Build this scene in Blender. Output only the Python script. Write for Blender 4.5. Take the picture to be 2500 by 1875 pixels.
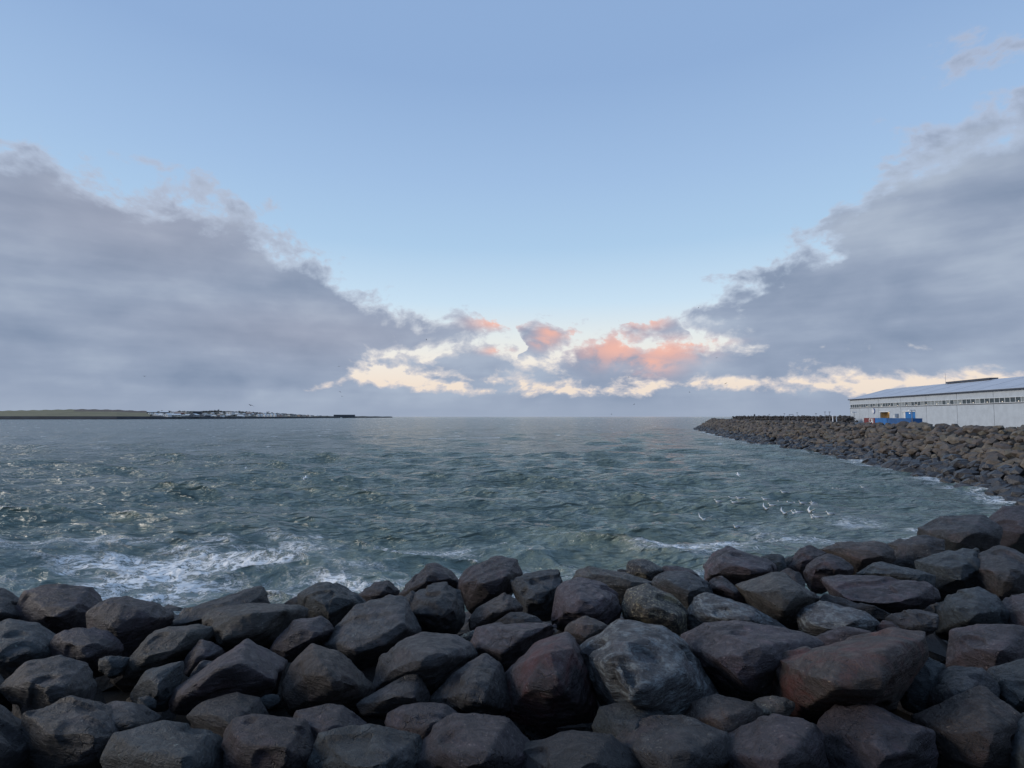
import bpy, bmesh, math, random
import numpy as np
from mathutils import Vector, Matrix

# ------------------------------------------------------------------ clear
for o in list(bpy.data.objects):
    bpy.data.objects.remove(o, do_unlink=True)
scene = bpy.context.scene
COL = scene.collection
rnd = random.Random(7)

# ------------------------------------------------------------------ camera
EYE = 6.0                       # eye above mean sea level, metres
FPX = 1337.0                    # focal length in pixels of the 2500 wide photograph
PITCH = math.atan(79.5 / FPX)
cam_data = bpy.data.cameras.new('camera')
cam_data.sensor_width = 36.0
cam_data.lens = 36.0 * FPX / 2500.0
cam_data.clip_start = 0.1
cam_data.clip_end = 60000.0
cam = bpy.data.objects.new('camera', cam_data)
cam.location = (0, 0, EYE)
cam.rotation_euler = (math.pi / 2 + PITCH, 0, 0)
COL.objects.link(cam)
scene.camera = cam
CAM = Vector((0, 0, EYE))

def ray(px, py):
    """direction through a pixel of the 2500x1875 photograph, forward component about 1"""
    cx = (px - 1250.0) / FPX
    cy = -(py - 937.5) / FPX
    c, s = math.cos(PITCH), math.sin(PITCH)
    return Vector((cx, c - cy * s, s + cy * c))

def at_z(px, py, z):
    d = ray(px, py)
    return CAM + d * ((z - EYE) / d.z)

def at_y(px, py, y):
    d = ray(px, py)
    return CAM + d * (y / d.y)

# ------------------------------------------------------------------ render settings
scene.render.engine = 'CYCLES'
scene.render.resolution_x = 1024
scene.render.resolution_y = 768
scene.cycles.use_denoising = True
scene.cycles.max_bounces = 4
scene.cycles.diffuse_bounces = 2
scene.cycles.glossy_bounces = 2
scene.cycles.transmission_bounces = 3
scene.view_settings.view_transform = 'Standard'
scene.view_settings.look = 'None'
scene.view_settings.exposure = 0.0
scene.view_settings.gamma = 1.0
scene.view_settings.use_curve_mapping = False

# ------------------------------------------------------------------ node helpers
class NG:
    def __init__(self, nt):
        self.nt = nt
    def n(self, t, **kw):
        nd = self.nt.nodes.new(t)
        for k, v in kw.items():
            setattr(nd, k, v)
        return nd
    def put(self, sock, v):
        if isinstance(v, bpy.types.NodeSocket):
            self.nt.links.new(v, sock)
        else:
            if hasattr(sock.default_value, '__len__') and not hasattr(v, '__len__'):
                v = [v] * len(sock.default_value)
            if hasattr(v, '__len__') and len(sock.default_value) == 4 and len(v) == 3:
                v = list(v) + [1.0]
            sock.default_value = v
    def m(self, op, a, b=0.0, c=0.0, clamp=False):
        nd = self.n('ShaderNodeMath', operation=op, use_clamp=clamp)
        self.put(nd.inputs[0], a); self.put(nd.inputs[1], b); self.put(nd.inputs[2], c)
        return nd.outputs[0]
    def add(self, a, b): return self.m('ADD', a, b)
    def sub(self, a, b): return self.m('SUBTRACT', a, b)
    def mul(self, a, b): return self.m('MULTIPLY', a, b)
    def mx(self, a, b): return self.m('MAXIMUM', a, b)
    def mn(self, a, b): return self.m('MINIMUM', a, b)
    def vm(self, op, a, b=(0, 0, 0)):
        nd = self.n('ShaderNodeVectorMath', operation=op)
        self.put(nd.inputs[0], a); self.put(nd.inputs[1], b)
        return nd.outputs[0]
    def mr(self, v, a, b, lo=0.0, hi=1.0, smooth=True):
        nd = self.n('ShaderNodeMapRange', interpolation_type='SMOOTHSTEP' if smooth else 'LINEAR')
        for i, x in enumerate((v, a, b, lo, hi)):
            self.put(nd.inputs[i], x)
        return nd.outputs[0]
    def mix(self, f, a, b, blend='MIX'):
        nd = self.n('ShaderNodeMix', data_type='RGBA', blend_type=blend)
        self.put(nd.inputs[0], f); self.put(nd.inputs[6], a); self.put(nd.inputs[7], b)
        return nd.outputs[2]
    def noise(self, vec, scale, detail=4.0, rough=0.5, dist=0.0, lac=2.0):
        nd = self.n('ShaderNodeTexNoise')
        self.put(nd.inputs['Vector'], vec)
        self.put(nd.inputs['Scale'], scale); self.put(nd.inputs['Detail'], detail)
        self.put(nd.inputs['Roughness'], rough); self.put(nd.inputs['Distortion'], dist)
        self.put(nd.inputs['Lacunarity'], lac)
        return nd.outputs[0]
    def ramp(self, f, stops, interp='LINEAR'):
        nd = self.n('ShaderNodeValToRGB')
        cr = nd.color_ramp; cr.interpolation = interp
        while len(cr.elements) < len(stops):
            cr.elements.new(0.5)
        for e, (p, c) in zip(cr.elements, stops):
            e.position = p
            e.color = (c[0], c[1], c[2], 1.0)
        self.put(nd.inputs[0], f)
        return nd.outputs[0]
    def curve(self, t, pts, handle='AUTO_CLAMPED'):
        nd = self.n('ShaderNodeFloatCurve')
        mp = nd.mapping; mp.use_clip = False; mp.extend = 'HORIZONTAL'
        cu = mp.curves[0]
        pts = sorted(pts)
        while len(cu.points) < len(pts):
            cu.points.new(0.5, 0.5)
        for p, (x, y) in zip(cu.points, pts):
            p.location = (x, y); p.handle_type = handle
        mp.update()
        self.put(nd.inputs['Value'], t)
        return nd.outputs[0]

def lin(r, g, b):
    f = lambda c: (c / 255 / 12.92) if c <= 10 else ((c / 255 + 0.055) / 1.055) ** 2.4
    return (f(r), f(g), f(b))

# ------------------------------------------------------------------ world: dusk sky with broken cloud banks
SUN_AZ = math.radians(-88.0)   # soft light from the left, veiled by thin cloud
SUN_EL = math.radians(19.0)
world = bpy.data.worlds.new('World')
scene.world = world
world.use_nodes = True
wt = world.node_tree
wt.nodes.clear()
W = NG(wt)
tc = W.n('ShaderNodeTexCoord')
sep = W.n('ShaderNodeSeparateXYZ')
wt.links.new(tc.outputs['Generated'], sep.inputs[0])
dx, dy, dz = sep.outputs
az0 = W.m('ARCTAN2', dx, dy)
el0 = W.m('ARCSINE', dz)
az, el = az0, el0

sky = W.n('ShaderNodeTexSky', sky_type='NISHITA')
sky.sun_disc = False
sky.sun_elevation = SUN_EL
sky.sun_rotation = SUN_AZ
sky.altitude = 10; sky.air_density = 1.0; sky.dust_density = 1.5; sky.ozone_density = 2.0

# clear sky: Nishita graded towards the pale dusk colours by elevation (radians / 1.6)
def E(py): return (math.atan(((1017 - py) / FPX))) / 1.6
clear = W.ramp(W.m('DIVIDE', W.mx(el, 0.0), 1.6), [
    (0.0, lin(236, 222, 210)),
    (E(940), lin(246, 230, 215)),
    (E(880), lin(246, 240, 231)),
    (E(820), lin(232, 239, 240)),
    (E(740), lin(205, 229, 247)),
    (E(600), lin(176, 208, 238)),
    (E(430), lin(163, 194, 231)),
    (E(170), lin(146, 177, 219)),
    (0.75, lin(138, 168, 210)),
    (1.0, lin(134, 164, 206))])
nish = W.vm('MULTIPLY', sky.outputs[0], (0.085, 0.085, 0.085))
clear = W.mix(0.06, clear, nish)

# cloud layers: upper and lower edge as elevation over azimuth (pixels of the 2212 wide view of the photo)
K = 2500 / 2212.0
def ae(x, y):
    d = ray(x * K, y * K)
    return math.atan2(d.x, d.y), math.asin(d.z / d.length)
# ragged edges: the edge lookup is displaced by turbulence
wz = W.n('ShaderNodeTexNoise'); W.put(wz.inputs['Vector'], W.vm('MULTIPLY', tc.outputs['Generated'], (1, 1, 1.7)))
wz.inputs['Scale'].default_value = 13.0; wz.inputs['Detail'].default_value = 6.0; wz.inputs['Roughness'].default_value = 0.52
ws = W.n('ShaderNodeSeparateXYZ'); wt.links.new(wz.outputs[1], ws.inputs[0])
hgt0 = W.mr(el0, 0.0, 0.5, 0.0, 1.0, smooth=False)
az = W.add(az0, W.mul(W.sub(ws.outputs[0], 0.5), W.m('MULTIPLY_ADD', hgt0, 0.25, 0.085)))
el = W.add(el0, W.mul(W.sub(ws.outputs[1], 0.5), W.m('MULTIPLY_ADD', hgt0, 0.18, 0.012)))
tt = W.m('MULTIPLY_ADD', az, 0.5, 0.5, clamp=True)
def edge(pts, off_left=None, off_right=None):
    P = []
    for x, y in pts:
        a, e = ae(x, y)
        P.append((a * 0.5 + 0.5, e + 0.2))
    P.sort()
    if off_left is not None: P.insert(0, (P[0][0] - 0.012, off_left + 0.2))
    if off_right is not None: P.append((P[-1][0] + 0.012, off_right + 0.2))
    return W.sub(W.curve(tt, P), 0.2)
LOW, GONE = 925, -0.12
def layer(top, bot, cl=False, cr=False):
    t = edge(top, GONE if cl else None, GONE if cr else None)
    b = edge(bot)
    return W.mn(W.sub(t, el), W.sub(el, b)), t
left_bank, topA = layer(
    [(-300, 290), (0, 335), (170, 372), (252, 388), (400, 400), (500, 448), (570, 500), (640, 535), (720, 592), (790, 628), (860, 655), (920, 690), (1000, 684), (1060, 688), (1105, 700), (1125, 712)],
    [(-300, LOW), (560, LOW), (660, 862), (730, 834), (780, 806), (815, 778), (860, 760), (930, 752), (1000, 748), (1060, 734), (1130, 716)], cr=True)
right_bank, topR = layer(
    [(1456, 692), (1480, 662), (1540, 628), (1610, 590), (1680, 545), (1735, 520), (1770, 516), (1800, 470), (1860, 400), (1910, 325), (1971, 262), (2100, 190), (2300, 130)],
    [(1452, 694), (1500, 712), (1560, 722), (1590, 740), (1640, 760), (2300, 800)], cl=True)
pink_bank, topB = layer(
    [(1096, 790), (1125, 782), (1180, 784), (1232, 780), (1250, 758), (1285, 734), (1328, 716), (1352, 738), (1420, 734), (1540, 735), (1640, 730), (2300, 700)],
    [(1096, 806), (1150, 820), (1250, 832), (1350, 842), (1440, 834), (1560, 824), (1800, 818), (1971, 823), (2300, 818)], cl=True)
clumps, topD = layer(
    [(818, 776), (845, 758), (905, 750), (932, 760), (944, 776), (960, 758), (1005, 744), (1040, 756), (1080, 750), (1116, 770), (1128, 795)],
    [(818, 786), (850, 798), (918, 800), (945, 812), (1000, 822), (1060, 826), (1110, 816), (1130, 806)], cl=True, cr=True)
strip, topG = layer(
    [(905, 818), (940, 806), (1000, 808), (1060, 818), (1115, 822), (1130, 830)],
    [(905, 822), (950, 832), (1010, 843), (1070, 846), (1120, 838), (1130, 834)], cl=True, cr=True)
puff1, topE = layer(
    [(1136, 756), (1148, 698), (1172, 688), (1200, 706), (1222, 700), (1240, 692), (1260, 708)],
    [(1134, 778), (1175, 772), (1210, 754), (1240, 738), (1262, 726)], cl=True, cr=True)
puff2, topF = layer(
    [(1350, 690), (1374, 674), (1408, 682), (1440, 678), (1480, 676)],
    [(1350, 704), (1378, 732), (1420, 740), (1485, 732)], cl=True, cr=True)
haze_bank, topC = layer(
    [(-300, 800), (252, 812), (700, 824), (780, 820), (830, 822), (930, 832), (1040, 842), (1200, 841), (1340, 842), (1430, 832), (1560, 826), (1700, 834), (1850, 841), (1971, 828), (2300, 815)],
    [(-300, 1000), (2300, 1000)])
dist = W.mx(left_bank, right_bank)
for q in (pink_bank, clumps, strip, puff1, puff2, haze_bank):
    dist = W.mx(dist, q)

dvec = W.n('ShaderNodeCombineXYZ')
wt.links.new(dx, dvec.inputs[0]); wt.links.new(dy, dvec.inputs[1])
W.put(dvec.inputs[2], W.mul(dz, 1.6))
dv = dvec.outputs[0]
# slanting coordinates: the streets of cloud converge on the horizon
nz = W.n('ShaderNodeTexNoise'); W.put(nz.inputs['Vector'], dv); W.put(nz.inputs['Scale'], 4.0); W.put(nz.inputs['Detail'], 2.0)
warp = W.vm('ADD', dv, W.vm('MULTIPLY', W.vm('SUBTRACT', nz.outputs[1], (0.5, 0.5, 0.5)), (0.10, 0.10, 0.10)))
n_big = W.noise(warp, 5.0, 8.0, 0.52)
n_mid = W.noise(warp, 19.0, 8.0, 0.56)
n_fine = W.noise(warp, 60.0, 6.0, 0.58)
n_tone = W.noise(warp, 6.5, 4.0, 0.48)
n_band = W.noise(W.vm('MULTIPLY', dv, (1.0, 1.0, 4.0)), 4.2, 4.0, 0.5)
az, el = az0, el0
high = W.mr(el, 0.02, 0.45, 0.0, 1.0, smooth=False)
amp_big = W.m('MULTIPLY_ADD', high, 0.22, 0.010)
amp_mid = W.m('MULTIPLY_ADD', high, 0.15, 0.050)
dn = W.add(dist, W.mul(W.sub(n_big, 0.5), amp_big))
dn = W.add(dn, W.mul(W.sub(n_mid, 0.5), amp_mid))
dn = W.add(dn, W.mul(W.sub(n_fine, 0.5), W.m('MULTIPLY_ADD', high, 0.045, 0.026)))
soft = W.m('MULTIPLY_ADD', high, 0.024, 0.0021)
mask = W.mr(dn, W.mul(soft, -0.7), soft)
# cloud body colour
thick = W.mr(dn, 0.0, W.m('MULTIPLY_ADD', high, 0.075, 0.009))
tone = W.add(W.mul(n_tone, 0.6), W.mul(n_band, 0.4))
body = W.ramp(W.mr(W.add(tone, W.mul(W.sub(n_mid, 0.5), 0.12)), 0.34, 0.64, smooth=False), [
    (0.0, lin(132, 148, 173)), (0.5, lin(149, 163, 186)), (1.0, lin(170, 183, 202))])
rim = W.mix(0.55, clear, lin(186, 190, 206))
body = W.mix(thick, rim, body)
# low haze above the sea: smoother and paler
lowf = W.mr(el, 0.0, 0.055, 1.0, 0.0)
body = W.mix(W.mul(lowf, 0.75), body, lin(158, 171, 192))
# warm mauve breath on the left bank
def blob(x, y, rx, ry):
    a, e = ae(x, y)
    u = W.m('DIVIDE', W.sub(az, a), rx * K / FPX)
    v = W.m('DIVIDE', W.sub(el, e), ry * K / FPX)
    q = W.add(W.mul(u, u), W.mul(v, v))
    return W.m('EXPONENT', W.mul(q, -1.0))
mauve = W.mx(blob(300, 470, 260, 90), blob(700, 720, 300, 60))
body = W.mix(W.mul(mauve, 0.22), body, lin(182, 176, 186))
# the last sun catches the upper sides of the clouds near the gap
pk = blob(1330, 752, 75, 34)
for b in (blob(1430, 758, 85, 26), blob(1400, 785, 60, 24), blob(1235, 712, 26, 18), blob(1190, 716, 30, 20), blob(1175, 738, 30, 16), blob(1395, 694, 42, 18),
          blob(1075, 697, 55, 14), blob(1075, 758, 30, 8), blob(1500, 742, 60, 8)):
    pk = W.mx(pk, b)
pk = W.mul(pk, W.mr(n_mid, 0.36, 0.58, 0.18, 1.0))
body = W.mix(W.m('MULTIPLY', pk, 0.80, clamp=True), body, lin(253, 190, 168))
skycol = W.mix(mask, clear, body)
below = W.mr(el, -0.10, -0.012, 1.0, 0.0)
skycol = W.mix(below, skycol, lin(120, 132, 148))
bg = W.n('ShaderNodeBackground')
wt.links.new(W.vm('MULTIPLY', skycol, (10, 10, 10)), bg.inputs[0])
bg.inputs[1].default_value = 0.1
wo = W.n('ShaderNodeOutputWorld')
wt.links.new(bg.outputs[0], wo.inputs[0])

# ------------------------------------------------------------------ sun, low and veiled by cloud
sd = bpy.data.lights.new('sun', 'SUN')
sd.energy = 2.0
sd.angle = math.radians(22)
sd.color = (1.0, 0.90, 0.79)
sun = bpy.data.objects.new('sun', sd)
sdir = Vector((math.sin(SUN_AZ) * math.cos(SUN_EL), math.cos(SUN_AZ) * math.cos(SUN_EL), math.sin(SUN_EL)))
sun.rotation_euler = sdir.to_track_quat('Z', 'Y').to_euler()
sun.location = (0, 0, 60)
COL.objects.link(sun)

# ------------------------------------------------------------------ object helpers
def tag(o, label=None, cat=None, group=None, kind=None):
    if label: o['label'] = label
    if cat: o['category'] = cat
    if group: o['group'] = group
    if kind: o['kind'] = kind
    return o

def link(name, me, mat=None, parent=None, loc=None):
    o = bpy.data.objects.new(name, me)
    COL.objects.link(o)
    if mat is not None and me is not None and len(me.materials) == 0:
        me.materials.append(mat)
    if parent is not None: o.parent = parent
    if loc is not None: o.location = loc
    return o

def empty(name, loc, rz=0.0):
    o = bpy.data.objects.new(name, None)
    COL.objects.link(o)
    o.location = loc; o.rotation_euler = (0, 0, rz)
    o.empty_display_size = 0.3
    return o

def np_mesh(name, V, F, smooth=True):
    """V (n,3); F (m,3) or (m,4)"""
    V = np.asarray(V, dtype=np.float32); F = np.asarray(F, dtype=np.int32)
    me = bpy.data.meshes.new(name)
    me.vertices.add(len(V)); me.vertices.foreach_set('co', V.ravel())
    k = F.shape[1]
    me.loops.add(F.size); me.loops.foreach_set('vertex_index', F.ravel())
    me.polygons.add(len(F))
    me.polygons.foreach_set('loop_start', np.arange(0, F.size, k, dtype=np.int32))
    me.update(calc_edges=True)
    me.polygons.foreach_set('use_smooth', np.full(len(F), smooth))
    return me

def set_attr(me, name, vals):
    a = me.attributes.new(name, 'FLOAT', 'POINT')
    a.data.foreach_set('value', np.asarray(vals, dtype=np.float32).ravel())

def bm_mesh(name, bm, smooth=False):
    me = bpy.data.meshes.new(name)
    bmesh.ops.recalc_face_normals(bm, faces=bm.faces)
    bm.to_mesh(me); bm.free()
    if smooth:
        me.polygons.foreach_set('use_smooth', np.full(len(me.polygons), True))
    return me

def box(bm, x0, x1, y0, y1, z0, z1):
    vs = [bm.verts.new((x, y, z)) for x in (x0, x1) for y in (y0, y1) for z in (z0, z1)]
    for f in ((0, 1, 3, 2), (4, 6, 7, 5), (0, 4, 5, 1), (2, 3, 7, 6), (0, 2, 6, 4), (1, 5, 7, 3)):
        bm.faces.new([vs[i] for i in f])

def box_mesh(name, *a):
    bm = bmesh.new(); box(bm, *a)
    return bm_mesh(name, bm)

def tube(bm, p, q, r0, r1, seg=8):
    p, q = Vector(p), Vector(q)
    d = (q - p).normalized()
    a = d.orthogonal().normalized(); b = d.cross(a)
    R = []
    for c, r in ((p, r0), (q, r1)):
        R.append([bm.verts.new(c + (a * math.cos(t) + b * math.sin(t)) * r) for t in [2 * math.pi * i / seg for i in range(seg)]])
    for i in range(seg):
        j = (i + 1) % seg
        bm.faces.new((R[0][i], R[0][j], R[1][j], R[1][i]))
    bm.faces.new(R[0]); bm.faces.new(R[1])

# vectorised value noise
def vnoise(P, seed=0):
    P = np.asarray(P, dtype=np.float64)
    I = np.floor(P).astype(np.int64); f = P - I
    f = f * f * f * (f * (f * 6 - 15) + 10)
    def h(i, j, k):
        n = (i * 374761393 + j * 668265263 + k * 1442695041 + seed * 974711) & 0xffffffff
        n = ((n ^ (n >> 13)) * 1274126177) & 0xffffffff
        n = n ^ (n >> 16)
        return (n & 0xffff) / 65535.0
    x, y, z = I[:, 0], I[:, 1], I[:, 2]
    fx, fy, fz = f[:, 0], f[:, 1], f[:, 2]
    L = lambda a, b, t: a + (b - a) * t
    c00 = L(h(x, y, z), h(x + 1, y, z), fx); c10 = L(h(x, y + 1, z), h(x + 1, y + 1, z), fx)
    c01 = L(h(x, y, z + 1), h(x + 1, y, z + 1), fx); c11 = L(h(x, y + 1, z + 1), h(x + 1, y + 1, z + 1), fx)
    return L(L(c00, c10, fy), L(c01, c11, fy), fz) * 2 - 1

def fbm(P, octs=4, gain=0.5, seed=0):
    s = np.zeros(len(P)); a = 1.0; Q = np.array(P, dtype=np.float64)
    for o in range(octs):
        s += a * vnoise(Q + 17.3 * o, seed + o)
        Q = Q * 2.03; a *= gain
    return s

# ------------------------------------------------------------------ materials
def new_mat(name):
    m = bpy.data.materials.new(name); m.use_nodes = True
    nt = m.node_tree; nt.nodes.clear()
    g = NG(nt)
    out = g.n('ShaderNodeOutputMaterial')
    b = g.n('ShaderNodeBsdfPrincipled')
    nt.links.new(b.outputs[0], out.inputs[0])
    return m, g, b

def plain(name, col, rough=0.6, var=0.12, scale=3.0, metal=0.0, bump=0.0):
    m, g, b = new_mat(name)
    t = g.n('ShaderNodeTexCoord')
    n = g.noise(t.outputs['Object'], scale, 5.0, 0.6)
    c2 = tuple(c * (1 - 2 * var) for c in col)
    c3 = tuple(min(1, c * (1 + var)) for c in col)
    g.put(b.inputs['Base Color'], g.mix(g.mr(n, 0.3, 0.7), c2, c3))
    b.inputs['Roughness'].default_value = rough
    b.inputs['Metallic'].default_value = metal
    if bump:
        bp = g.n('ShaderNodeBump'); bp.inputs['Strength'].default_value = bump
        bp.inputs['Distance'].default_value = 0.05
        g.put(bp.inputs['Height'], n); g.nt.links.new(bp.outputs[0], b.inputs['Normal'])
    return m

def emit(name, col, s):
    m, g, b = new_mat(name)
    g.put(b.inputs['Base Color'], col)
    g.put(b.inputs['Emission Color'], col); b.inputs['Emission Strength'].default_value = s
    return m

def rock_mat(name, style):
    """basalt armour stone; the stone's own hue is in Object Info > Color"""
    m, g, b = new_mat(name)
    t = g.n('ShaderNodeTexCoord'); oi = g.n('ShaderNodeObjectInfo')
    off = g.n('ShaderNodeCombineXYZ')
    g.put(off.inputs[0], g.mul(oi.outputs['Random'], 37.0)); g.put(off.inputs[1], g.mul(oi.outputs['Random'], 91.0))
    v = g.vm('ADD', t.outputs['Object'], off.outputs[0])
    # strata: stretched along the bedding
    mp = g.n('ShaderNodeMapping'); g.put(mp.inputs['Vector'], v)
    mp.inputs['Rotation'].default_value = (0.5, 0.35, 0.4); mp.inputs['Scale'].default_value = (0.7, 0.9, 3.4)
    vs = mp.outputs[0]
    patch = g.noise(v, 1.3, 6.0, 0.6, 0.6)
    grain = g.noise(vs, g.m('MULTIPLY_ADD', oi.outputs['Random'], 5.0, 5.5), 9.0, 0.70, 0.4)
    fine = g.noise(v, 46.0, 5.0, 0.7)
    vor = g.n('ShaderNodeTexVoronoi', feature='DISTANCE_TO_EDGE')
    g.put(vor.inputs['Vector'], g.vm('ADD', v, g.vm('SCALE', (0, 0, 0))))
    wv = g.n('ShaderNodeTexNoise'); g.put(wv.inputs['Vector'], v); wv.inputs['Scale'].default_value = 2.2; wv.inputs['Detail'].default_value = 5
    g.put(vor.inputs['Vector'], g.vm('ADD', v, g.vm('MULTIPLY', g.vm('SUBTRACT', wv.outputs[1], (0.5, 0.5, 0.5)), (0.9, 0.9, 0.9))))
    vor.inputs['Scale'].default_value = 1.15
    crack = g.mr(vor.outputs['Distance'], 0.0, 0.016)
    crack = g.mx(crack, g.mr(patch, 0.42, 0.47))          # cracks only run in places
    pits = g.mr(g.noise(v, 21.0, 2.0, 0.5), 0.30, 0.40)
    pits = g.mx(pits, g.mr(g.noise(v, 1.7, 3.0, 0.5), 0.46, 0.56))
    d0, d1, d2 = (0.016, 0.015, 0.016), (0.040, 0.038, 0.040), (0.110, 0.109, 0.108)
    c = g.mix(g.mr(patch, 0.36, 0.66), d0, d1)
    c = g.mix(g.mul(g.mr(grain, 0.46, 0.72), 0.60), c, d2)
    c = g.mix(g.mul(g.mr(g.noise(v, 2.6, 5.0, 0.6), 0.52, 0.68), 0.45), c, (0.098, 0.078, 0.082))
    c = g.mix(g.mr(fine, 0.30, 0.75, 0.0, 0.35), c, (0.045, 0.043, 0.046))
    c = g.mix(g.m('MULTIPLY', g.sub(1.0, crack), 0.7), c, (0.02, 0.019, 0.02))
    c = g.mix(g.m('MULTIPLY', g.sub(1.0, pits), 0.6), c, (0.022, 0.021, 0.022))
    if style == 'speckled':
        sp = g.mr(g.noise(v, 17.0, 4.0, 0.8), 0.54, 0.61)
        c = g.mix(g.mul(sp, 0.75), c, (0.30, 0.28, 0.23))
        li = g.mr(g.noise(v, 3.0, 6.0, 0.7), 0.55, 0.66)
        c = g.mix(g.mul(li, 0.5), c, (0.20, 0.18, 0.11))
    if style == 'red':
        rd = g.mr(g.noise(v, 1.6, 5.0, 0.6, 0.8), 0.42, 0.68)
        c = g.mix(g.mul(rd, 0.62), c, (0.100, 0.030, 0.026))
    if style == 'streaked':
        st = g.mr(g.noise(vs, 5.0, 10.0, 0.78, 0.25), 0.46, 0.62)
        c = g.mix(g.mul(st, 0.7), c, (0.17, 0.185, 0.188))
    # pale salt and lichen flecks in loose colonies
    fl = g.mul(g.mr(g.noise(v, 24.0, 3.0, 0.6), 0.62, 0.68), g.mr(g.noise(v, 2.1, 3.0, 0.5), 0.52, 0.64))
    c = g.mix(g.mul(fl, 0.65), c, (0.26, 0.25, 0.22))
    c = g.mix(1.0, c, oi.outputs['Color'], 'MULTIPLY')
    g.put(b.inputs['Base Color'], c)
    wet = 0.42 if style == 'wet' else 0.54
    g.put(b.inputs['Roughness'], g.mr(grain, 0.3, 0.7, wet + 0.08, wet - 0.14))
    b.inputs['Specular IOR Level'].default_value = 0.42 if style != 'wet' else 0.55
    h = g.add(g.mul(grain, 0.55), g.mul(fine, 0.13))
    h = g.add(h, g.mul(g.noise(v, 11.0, 6.0, 0.70), 0.42))
    h = g.add(h, g.mul(crack, 0.28)); h = g.add(h, g.mul(pits, 0.16))
    bp = g.n('ShaderNodeBump'); bp.inputs['Strength'].default_value = 1.0; bp.inputs['Distance'].default_value = 0.12
    g.put(bp.inputs['Height'], h); g.nt.links.new(bp.outputs[0], b.inputs['Normal'])
    return m

ROCK = {s: rock_mat('basalt_' + s, s) for s in ('plain', 'speckled', 'red', 'streaked', 'wet')}

def armour_mat(name, cols, rough):
    """far armour stones, a hue for each stone: Object Info random plus the stone attribute"""
    m, g, b = new_mat(name)
    t = g.n('ShaderNodeTexCoord'); oi = g.n('ShaderNodeObjectInfo')
    at = g.n('ShaderNodeAttribute', attribute_name='stone')
    r = g.m('FRACT', g.add(oi.outputs['Random'], at.outputs['Fac']))
    c = g.ramp(r, [(i / (len(cols) - 1), q) for i, q in enumerate(cols)])
    geo = g.n('ShaderNodeNewGeometry')
    n = g.noise(geo.outputs['Position'], 1.6, 6.0, 0.65)
    c = g.mix(g.mr(n, 0.35, 0.68, 0.0, 0.65), c, (0.05, 0.046, 0.044))
    g.put(b.inputs['Base Color'], c)
    b.inputs['Roughness'].default_value = rough
    bp = g.n('ShaderNodeBump'); bp.inputs['Strength'].default_value = 0.9; bp.inputs['Distance'].default_value = 0.12
    g.put(bp.inputs['Height'], g.noise(geo.outputs['Position'], 3.5, 6.0, 0.65)); g.nt.links.new(bp.outputs[0], b.inputs['Normal'])
    return m
ARM_DRY = armour_mat('armour_dry', [(0.060, 0.048, 0.042), (0.158, 0.128, 0.098), (0.086, 0.071, 0.066), (0.190, 0.162, 0.120), (0.072, 0.060, 0.060), (0.112, 0.102, 0.078), (0.132, 0.104, 0.090)], 0.8)
ARM_WET = armour_mat('armour_wet', [(0.014, 0.014, 0.017), (0.028, 0.028, 0.032), (0.019, 0.018, 0.021), (0.038, 0.038, 0.042), (0.016, 0.017, 0.020)], 0.38)
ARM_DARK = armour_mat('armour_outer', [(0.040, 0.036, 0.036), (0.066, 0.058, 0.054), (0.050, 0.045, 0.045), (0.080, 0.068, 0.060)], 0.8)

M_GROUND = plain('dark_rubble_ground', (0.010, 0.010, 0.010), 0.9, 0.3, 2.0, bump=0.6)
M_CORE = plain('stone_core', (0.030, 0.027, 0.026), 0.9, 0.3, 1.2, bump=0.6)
M_ASPHALT = plain('asphalt', (0.05, 0.05, 0.052), 0.9, 0.2, 1.5)
M_CONC = plain('concrete', (0.32, 0.31, 0.29), 0.85, 0.15, 0.8)

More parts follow.
